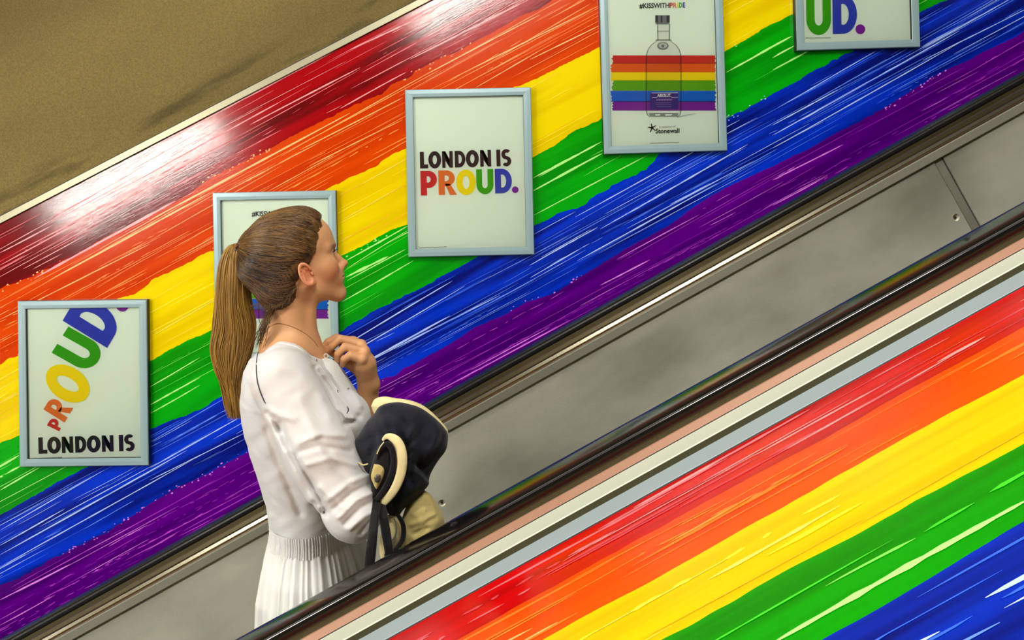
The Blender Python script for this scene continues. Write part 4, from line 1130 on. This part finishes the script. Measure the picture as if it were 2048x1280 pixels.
# wisps at the nape and temple
ws = []
for i in range(70):
    a = Jv(542+random.uniform(-14, 16), 606+random.uniform(-8, 10), YB-.045+random.uniform(-.01, .02)); e_ = Jv(515+random.gauss(0, 5), 688+random.gauss(0, 10), YB-.062+random.uniform(-.012, .012))
    m_ = Jv(529+random.gauss(0, 5), 650+random.gauss(0, 4), YB-.072+random.uniform(-.01, .01)); ws.append(spline([a, m_, e_], 10))
for i in range(120):                          # short hairs that break the lower edge
    t = random.random(); x_, y_ = np.interp(t, [0, .3, .6, 1], [510, 545, 575, 600]), np.interp(t, [0, .3, .6, 1], [612, 618, 606, 570])
    a = Jv(x_, y_-8, YB-.075); e_ = Jv(x_-random.uniform(4, 22), y_+random.uniform(-4, 9), YB-.070); ws.append(spline([a, (a+e_)/2+A_((.002, -.004, -.003)), e_], 6))
for i in range(50):
    a = to_w((.058-.03*random.random(), -.05*random.random()-.01, .085)); e_ = to_w((-.06, -.03*random.random(), .12-.012*random.random())); m_ = (a+e_)/2+A_((.0, -.0, .010+.006*random.random())); ws.append(spline([a, m_, e_], 9))
v, q = tubes(ws, [.0005]*len(ws), 3); o = npmesh('loose_wisps', v, q, M['hair_m'], hair, kind='stuff')
# ponytail
tailL = [(452, 497), (438, 525), (432, 600), (426, 655), (421, 705), (432, 745), (446, 775), (455, 810), (460, 842)]
tailR = [(489, 505), (497, 545), (502, 610), (512, 655), (503, 690), (490, 735), (480, 775), (484, 812), (488, 848)]
ctr = [((a[0]+b[0])/2, (a[1]+b[1])/2, abs(b[0]-a[0])/2) for a, b in zip(tailL, tailR)]
def tail_strand(r2, ra, ph, tend):
    cutf = tend; tend = 9
    pts = [Jv(484, 490, YB-.02)+r2.normal(0, .002, 3), Jv(470+r2.uniform(-4, 4), 489, YB-.02)]
    fl = r2.normal(0, .08); lk = round(ph*1.6)*1.9+r2.normal(0, .25)
    for i, (cx_, cy_, hw) in enumerate(ctr):
        if i/(len(ctr)-1) > tend: break
        rho = ra*(1.0 if i < 6 else 1+.2*math.sin(ph*3)); hwm = hw*YB/F
        wob = (4.2*math.sin(i*1.2+lk)+2*math.sin(i*2.3+lk*2))*(i/8)
        pts.append(Jv(cx_+math.cos(ph+fl*i*.5)*hw*rho+wob, cy_+r2.normal(0, 2), YB-.02+.006*i*.3)+A_((0, math.sin(ph+fl*i*.5)*rho*min(.034, hwm*.85), 0)))
    P = spline(pts, 40); return P[:max(12, int(40*min(1, cutf)))]
r2 = np.random.RandomState(11)
tail = None
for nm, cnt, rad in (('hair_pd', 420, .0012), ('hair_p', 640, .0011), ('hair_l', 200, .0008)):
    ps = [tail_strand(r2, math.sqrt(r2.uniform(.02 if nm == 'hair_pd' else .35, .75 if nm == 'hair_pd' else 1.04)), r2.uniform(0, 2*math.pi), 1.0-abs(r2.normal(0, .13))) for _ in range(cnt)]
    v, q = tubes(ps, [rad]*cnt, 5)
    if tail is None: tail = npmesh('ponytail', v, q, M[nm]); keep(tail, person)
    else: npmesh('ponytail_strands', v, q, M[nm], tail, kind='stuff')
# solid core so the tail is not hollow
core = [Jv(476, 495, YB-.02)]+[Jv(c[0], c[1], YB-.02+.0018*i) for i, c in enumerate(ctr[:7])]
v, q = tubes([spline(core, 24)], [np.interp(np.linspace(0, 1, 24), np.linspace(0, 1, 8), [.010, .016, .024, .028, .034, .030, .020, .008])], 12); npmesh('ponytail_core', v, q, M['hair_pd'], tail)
# hair tie: dark beaded coils
tc_ = Jv(484, 494, YB-.02); tax = (Jv(470, 486, YB-.02)-Jv(498, 498, YB-.02)); tax /= np.linalg.norm(tax); ta = np.cross(tax, [0, 1, 0]); ta /= np.linalg.norm(ta); tb = np.cross(tax, ta)
pths = []
for k in range(4):
    aa = np.linspace(0, 2*math.pi, 40); rr_ = .0185+.0015*math.sin(k*2)
    pths.append(np.array([tc_+tax*(-.006+k*.004)+(ta*math.cos(x)+tb*math.sin(x))*(rr_+.0022*math.sin(x*11+k)) for x in aa]))
M['tie'] = mat('hair_tie', (58, 24, 20), 0.3)
v, q = tubes(pths, [.0036]*4, 8, False); keep(npmesh('hair_tie', v, q, M['tie'], label='dark reddish-brown coiled hair tie'), person)

# ------------------------------------------------------------------ dress
dress = empty('dress', person.location); dress.parent = person; dress.location = (0, 0, 0); dress['label'] = 'sheer white cotton dress with gathered waist'
PL_ = Matrix.Translation(-Vector(person.location))
def to_dress(o): o.parent = dress; o.matrix_parent_inverse = PL_; return o
Vb, Qb = sdf_mesh(bodice_sdf, [Jv(480, 700, YB)[0]-.03, YB-.34, Jv(600, 1100, YB)[2]-.02], [WRr[0]+.06, YB+.32, Jv(600, 670, YB)[2]], .0030)
Vb = relax(Vb, Qb, 1, .3)
bod = npmesh('bodice', Vb, Qb, M['cotton']); to_dress(bod)
bvh = BVHTree.FromPolygons([tuple(v) for v in Vb], [tuple(q_) for q_ in Qb.tolist()])
bvh_body = BVHTree.FromPolygons([tuple(v) for v in Va], [tuple(q_) for q_ in Qa.tolist()])
def hit(px, py, tree, off=.001):
    o_ = Vector((0, 0, CZ)); d_ = (W(px, py, 1)-o_).normalized(); l_, n_, i_, ds = tree.ray_cast(o_, d_)
    return np.array(l_-d_*off) if l_ else None
def surf_line(pts, tree, n, off=.0008):
    P2 = spline([(x, y, 0) for x, y in pts], n); o = [hit(p[0], p[1], tree, off) for p in P2]; return np.array([p for p in o if p is not None])
M['thread'] = mat('dark_thread', (40, 42, 60), 0.8)
sl = [surf_line([(519, 694), (513, 722), (514, 758), (521, 785), (531, 808)], bvh, 40, .0018)]
v, q = tubes(sl, [.0011], 5); to_dress(npmesh('raglan_piping', v, q, M['thread'], label='thin dark piping along the shoulder seam'))
sl = [surf_line([(636, 727), (655, 752), (672, 776), (684, 796)], bvh, 20), surf_line([(545, 686), (565, 687), (590, 693), (608, 703), (622, 716), (634, 722)], bvh, 30, .0003)]
v, q = tubes(sl, [.0010, .0012], 5); to_dress(npmesh('neckline_binding', v, q, M['cotton2']))
sl = [a for a in (surf_line([(674, 778), (677, 786)], bvh, 5), surf_line([(694, 812), (697, 820), (693, 828)], bvh, 6), surf_line([(633, 718), (634, 724)], bvh, 4)) if len(a) > 2]
v, q = tubes(sl, [.0014]*len(sl), 5); to_dress(npmesh('placket_notch', v, q, M['thread']))
# small button loop at the collar under the fingers
lp = [Jv(652, 712, YB-.02)+A_((.0045*math.cos(a), 0, .005*math.sin(a))) for a in np.linspace(0, 2*math.pi, 18)]
v, q = tubes([np.array(lp)], [.0013], 6, False); to_dress(npmesh('button_loop', v, q, M['cotton2']))
# collar point pulled by the fingers
cp = [(636, 720), (650, 716), (664, 718), (676, 728), (690, 752), (700, 770)]
Vc, Fc = [], []
for (x, y) in cp:
    Vc.append(W(x, y, YB-.035)); Vc.append(W(x-14, y+20, YB-.06)); Vc.append(W(x-6, y+8, YB-.015))
for i in range(len(cp)-1):
    for a, b_ in ((0, 1), (2, 0)): Fc.append((i*3+a, i*3+b_, i*3+3+b_, i*3+3+a))
to_dress(mesh('collar_edge', Vc, Fc, M['cotton2'], smooth=True))
# waistband: smocked ring, and the gathered skirt
def loft(name, stations, m, nt, amp, freqs, seed, ripple_z=0.0, nz=None, **kw):
    """stations: (z,cx,a,cy,b); amp(t) radial displacement"""
    rs = np.random.RandomState(seed); ph = rs.uniform(0, 6.28, 12); am = rs.uniform(.4, 1, 12)
    zs = A_([s[0] for s in stations]); o = np.argsort(zs); t = np.linspace(0, 1, nz); zz = zs.max()+(zs.min()-zs.max())*t
    g = lambda k: np.interp(zz, zs[o], A_([s[k] for s in stations])[o])
    cx_, a_, cy_, b_ = g(1), g(2), g(3), g(4); th = np.linspace(0, 2*math.pi, nt, endpoint=False)
    V = np.zeros((nz, nt, 3))
    for i in range(nz):
        w_ = sum(am[k]*np.sin(th*f+ph[k]+(.5*math.sin(t[i]*3+k) if k % 2 else 0)) for k, f in enumerate(freqs))/len(freqs)**.5
        w_ = np.sign(w_)*np.abs(w_)**.8
        r_ = amp(t[i])*w_+ripple_z*math.sin(i*2.1)*np.sin(th*nt*.31)
        V[i, :, 0] = cx_[i]+(a_[i]+r_)*np.cos(th); V[i, :, 1] = cy_[i]+(b_[i]+r_)*np.sin(th)
        V[i, :, 2] = zz[i]
    V[:, :, 2] += -.0 if seed != 5 else 0
    idx = np.arange(nz*nt).reshape(nz, nt); n2 = np.roll(idx, -1, 1)
    Q = np.stack([idx[:-1].ravel(), idx[1:].ravel(), n2[1:].ravel(), n2[:-1].ravel()], 1)
    return npmesh(name, V.reshape(-1, 3), Q, m, **kw), V
WB = [stn(1029, 544, 708, .139), stn(1048, 545, 709, .139), stn(1068, 542, 712, .141)]
wb, _ = loft('waistband', WB, M['cotton2'], 620, lambda t: .0016, [83, 97, 109, 121], 3, .0012, 18); to_dress(wb)
SK = [stn(1064, 545, 708, .139), stn(1080, 539, 717, .150), stn(1110, 533, 730, .180), stn(1160, 527, 745, .205), stn(1243, 528, 752, .205), stn(1400, 520, 775, .225), stn(1640, 505, 800, .25)]
sk, _ = loft('skirt', SK, M['cotton2'], 420, lambda t: .0030+.011*min(1, t*3.0), [9, 14, 19, 27, 38, 47, 58, 71], 8, 0, 90); to_dress(sk)
# necklace
nk = surf_line([(524, 668), (545, 650), (565, 648), (590, 656), (612, 668), (628, 682), (636, 694)], bvh_body, 40, .0006)
M['chain'] = mat('necklace', (120, 70, 40), 0.3, 0.8)
v, q = tubes([nk], [.00045], 5, False); keep(npmesh('necklace', v, q, M['chain'], label='thin dark gold chain around the neck'), person)

# ================================================================== JACKET carried over the forearm
def pillow(name, outline, cen, Yc, T, m, ridges=(), bumps=.004, front=1.0, back=1.0, tiltx=0.0, N=96, K=20):
    """closed padded volume with the given outline; thickness T each side"""
    O = spline([(x, y, 0) for x, y in outline]+[(outline[0][0], outline[0][1], 0)], N+1)[:-1, :2]
    V = []
    def pt(p, dY): return W(p[0], p[1], Yc+dY+tiltx*(p[0]-cen[0])*.001)
    for side, sc in ((-1, front), (1, back)):
        for k in range(K+1):
            r = math.sin((1-k/K)*math.pi/2) if k < K else 0.0
            for i in range(N):
                p = A_(cen)+(O[i]-A_(cen))*r
                hgt = T*sc*(1-r**2.6)**.5
                h = 0.0
                for pts, amp, wd in ridges:
                    bd = 1e9
                    for (x0, y0), (x1, y1) in zip(pts[:-1], pts[1:]):
                        dx, dy = x1-x0, y1-y0; t = min(1, max(0, ((p[0]-x0)*dx+(p[1]-y0)*dy)/(dx*dx+dy*dy))); bd = min(bd, math.hypot(p[0]-x0-t*dx, p[1]-y0-t*dy))
                    h += amp*math.exp(-(bd/wd)**2)
                nn = bumps*noise.noise(Vector((p[0]*.022, p[1]*.022, side*3+Yc)))+bumps*1.1*(.35-abs(noise.noise(Vector((p[0]*.030+p[1]*.012, p[1]*.022-p[0]*.02, side*3)))))+bumps*.4*noise.noise(Vector((p[0]*.08, p[1]*.05, side*3)))
                V.append(pt(p, side*(hgt+(h+nn)*(1-r**4))))
    Fc = []
    for sidx in (0, 1):
        b = sidx*(K+1)*N
        for k in range(K):
            for i in range(N):
                j = (i+1) % N; f = (b+k*N+i, b+k*N+j, b+(k+1)*N+j, b+(k+1)*N+i); Fc.append(f if sidx == 0 else f[::-1])
    o = mesh(name, V, Fc, m, smooth=True)
    bm = bmesh.new(); bm.from_mesh(o.data); bmesh.ops.remove_doubles(bm, verts=bm.verts, dist=1e-5); bmesh.ops.recalc_face_normals(bm, faces=bm.faces); bm.to_mesh(o.data); bm.free()
    return o
jk = empty('jacket', W(800, 930, 1.68), 'navy jacket with cream lining and dangling black straps, folded over an arm of the woman', 'jacket')
YJ = 1.605
navy = pillow('shell', [(748, 828), (760, 812), (786, 804), (812, 806), (842, 816), (872, 838), (892, 860), (896, 874), (892, 900), (876, 922), (862, 946), (858, 960), (857, 970), (842, 988), (826, 1004), (808, 1018), (796, 1034), (784, 1037), (772, 1020), (752, 1008), (744, 985), (741, 962), (730, 950), (724, 932), (712, 908), (705, 886), (716, 872), (732, 846)],
              (800, 915), YJ, .062, M['navy'],
              [([(852, 838), (842, 862), (820, 884)], -.012, 7), ([(870, 905), (845, 930), (822, 960)], -.008, 9), ([(806, 872), (816, 905), (812, 950), (796, 1000)], -.014, 6), ([(820, 872), (828, 905), (824, 950), (806, 1005)], .007, 7),
               ([(745, 850), (775, 838), (806, 856)], .008, 10), ([(800, 820), (822, 848), (830, 868)], .007, 8), ([(720, 900), (745, 895), (765, 880)], .006, 9),
               ([(735, 856), (752, 880), (742, 910)], -.010, 6), ([(770, 815), (800, 830), (818, 852)], -.010, 6), ([(878, 850), (868, 890), (850, 925)], .010, 7), ([(888, 870), (872, 905), (852, 935)], -.008, 4),
               ([(835, 930), (850, 945), (856, 960)], -.010, 5), ([(800, 1015), (822, 985), (838, 950)], .009, 6), ([(786, 1025), (808, 1000), (826, 965)], -.009, 4), ([(712, 880), (730, 884), (752, 868)], -.008, 5)], .011)
keep(navy, jk)
lining = pillow('lining', [(742, 812), (750, 798), (768, 793), (790, 796), (822, 801), (848, 812), (872, 832), (893, 856), (897, 872), (893, 868), (860, 850), (820, 830), (780, 822), (752, 830)], (806, 815), YJ+.020, .030, M['cream'], (), .003)
keep(lining, jk)
def ribbon(name, pts, widths, Y, th, m, parent, Yprof=None):
    P = spline([(x, y, w_) for (x, y), w_ in zip(pts, widths)], 40); V = []; n = len(P)
    T = np.gradient(P[:, :2], axis=0); T /= np.linalg.norm(T, axis=1)[:, None]; Nn = np.stack([-T[:, 1], T[:, 0]], 1)
    sec = [(-1, 0), (-.85, -.7), (-.4, -1), (.4, -1), (.85, -.7), (1, 0), (.6, 1), (-.6, 1)]
    for i in range(n):
        yy = Y if Yprof is None else np.interp(i/(n-1), np.linspace(0, 1, len(Yprof)), Yprof)
        for a, b_ in sec: V.append(W(P[i, 0]+Nn[i, 0]*a*P[i, 2]/2, P[i, 1]+Nn[i, 1]*a*P[i, 2]/2, yy+b_*th/2))
    k = len(sec); Fc = [(i*k+a, i*k+(a+1) % k, (i+1)*k+(a+1) % k, (i+1)*k+a) for i in range(n-1) for a in range(k)]
    Fc += [tuple(range(k)), tuple(range((n-1)*k, n*k))[::-1]]
    o = mesh(name, V, Fc, m, smooth=True); keep(o, parent); return o
YR = YJ-.076
open_ = pillow('opening', [(770, 884), (786, 888), (792, 910), (786, 940), (772, 966), (756, 992), (744, 1000), (742, 975), (738, 950), (748, 915), (757, 893)], (765, 940), YR+.012, .012, M['black'], (), .001, N=48, K=8)
keep(open_, jk)
ribbon('cream_facing', [(762, 885), (775, 873), (793, 882), (803, 908), (802, 945), (788, 980), (766, 1006), (756, 1012)], [3, 12, 20, 22, 20, 18, 16, 15], YR, .005, M['cream'], jk, [YR+.014, YR+.004, YR-.002, YR-.004, YR-.002, YR+.002, YR+.010, YR+.018])
ribbon('inner_binding', [(753, 920), (762, 896), (775, 888), (785, 902), (787, 930), (776, 965), (757, 995), (748, 1000)], [3, 8, 11, 12, 12, 12, 11, 10], YR-.004, .006, M['black'], jk, [YR+.002, YR-.004, YR-.006, YR-.006, YR-.004, YR, YR+.004, YR+.008])
ptc = pillow('inner_patch', [(748, 928), (760, 930), (768, 938), (767, 952), (760, 968), (753, 978), (746, 966), (742, 952)], (756, 950), YR-.002, .006, M['creamd'], (), .001, N=40, K=6); keep(ptc, jk)
btn = pillow('button', [(748, 956), (753, 949), (760, 950), (762, 957), (757, 965), (750, 964)], (755, 957), YR-.009, .004, mat('button', (66, 64, 56), .3), (), 0, N=24, K=5); keep(btn, jk)
ribbon('piping', [(717, 925), (726, 930), (736, 928)], [3, 3, 3], YJ-.050, .004, M['cream'], jk)
ribbon('piping', [(754, 908), (760, 895), (768, 884)], [2.5, 2.5, 2.5], YR-.006, .004, M['cream'], jk)
ribbon('strap', [(754, 1000), (750, 1030), (746, 1065), (742, 1100), (738, 1135)], [17, 17, 19, 21, 21], YR, .006, M['black'], jk, [YR+.012, YR-.02, YR-.04, YR-.05, YR-.05])
ribbon('strap', [(762, 1008), (767, 1035), (772, 1065), (777, 1095), (780, 1120)], [16, 18, 19, 18, 17], YR, .006, M['black'], jk, [YR+.012, YR-.01, YR-.02, YR-.03, YR-.03])
lower = pillow('tail_lining', [(848, 980), (862, 990), (874, 1008), (884, 1026), (889, 1046), (884, 1080), (860, 1120), (812, 1130), (800, 1100), (800, 1060), (806, 1030), (820, 1000)], (846, 1055), YJ+.01, .040, M['creamd'],
               [([(822, 1050), (850, 1038), (868, 1030)], .005, 4), ([(826, 1068), (856, 1056)], -.004, 4), ([(858, 992), (872, 1020), (882, 1050)], .006, 4), ([(830, 1030), (850, 1020)], .004, 4)], .006, N=72, K=16); keep(lower, jk)
pillow_ = pillow('striped_hem', [(775, 1030), (792, 1026), (800, 1040), (802, 1065), (798, 1090), (780, 1110), (764, 1120), (758, 1090), (766, 1055)], (781, 1070), YJ-.005, .030, M['cream'], (), .004, N=48, K=10); keep(pillow_, jk)
ribbon('dark_band', [(796, 1030), (806, 1050), (806, 1075), (794, 1095), (770, 1112)], [8, 10, 10, 9, 8], YJ-.040, .006, M['black'], jk)
ribbon('grey_band', [(786, 1032), (793, 1052), (790, 1072), (776, 1090)], [3, 3, 3, 3], YJ-.040, .004, mat('grey_band', (110, 108, 96), .7), jk)
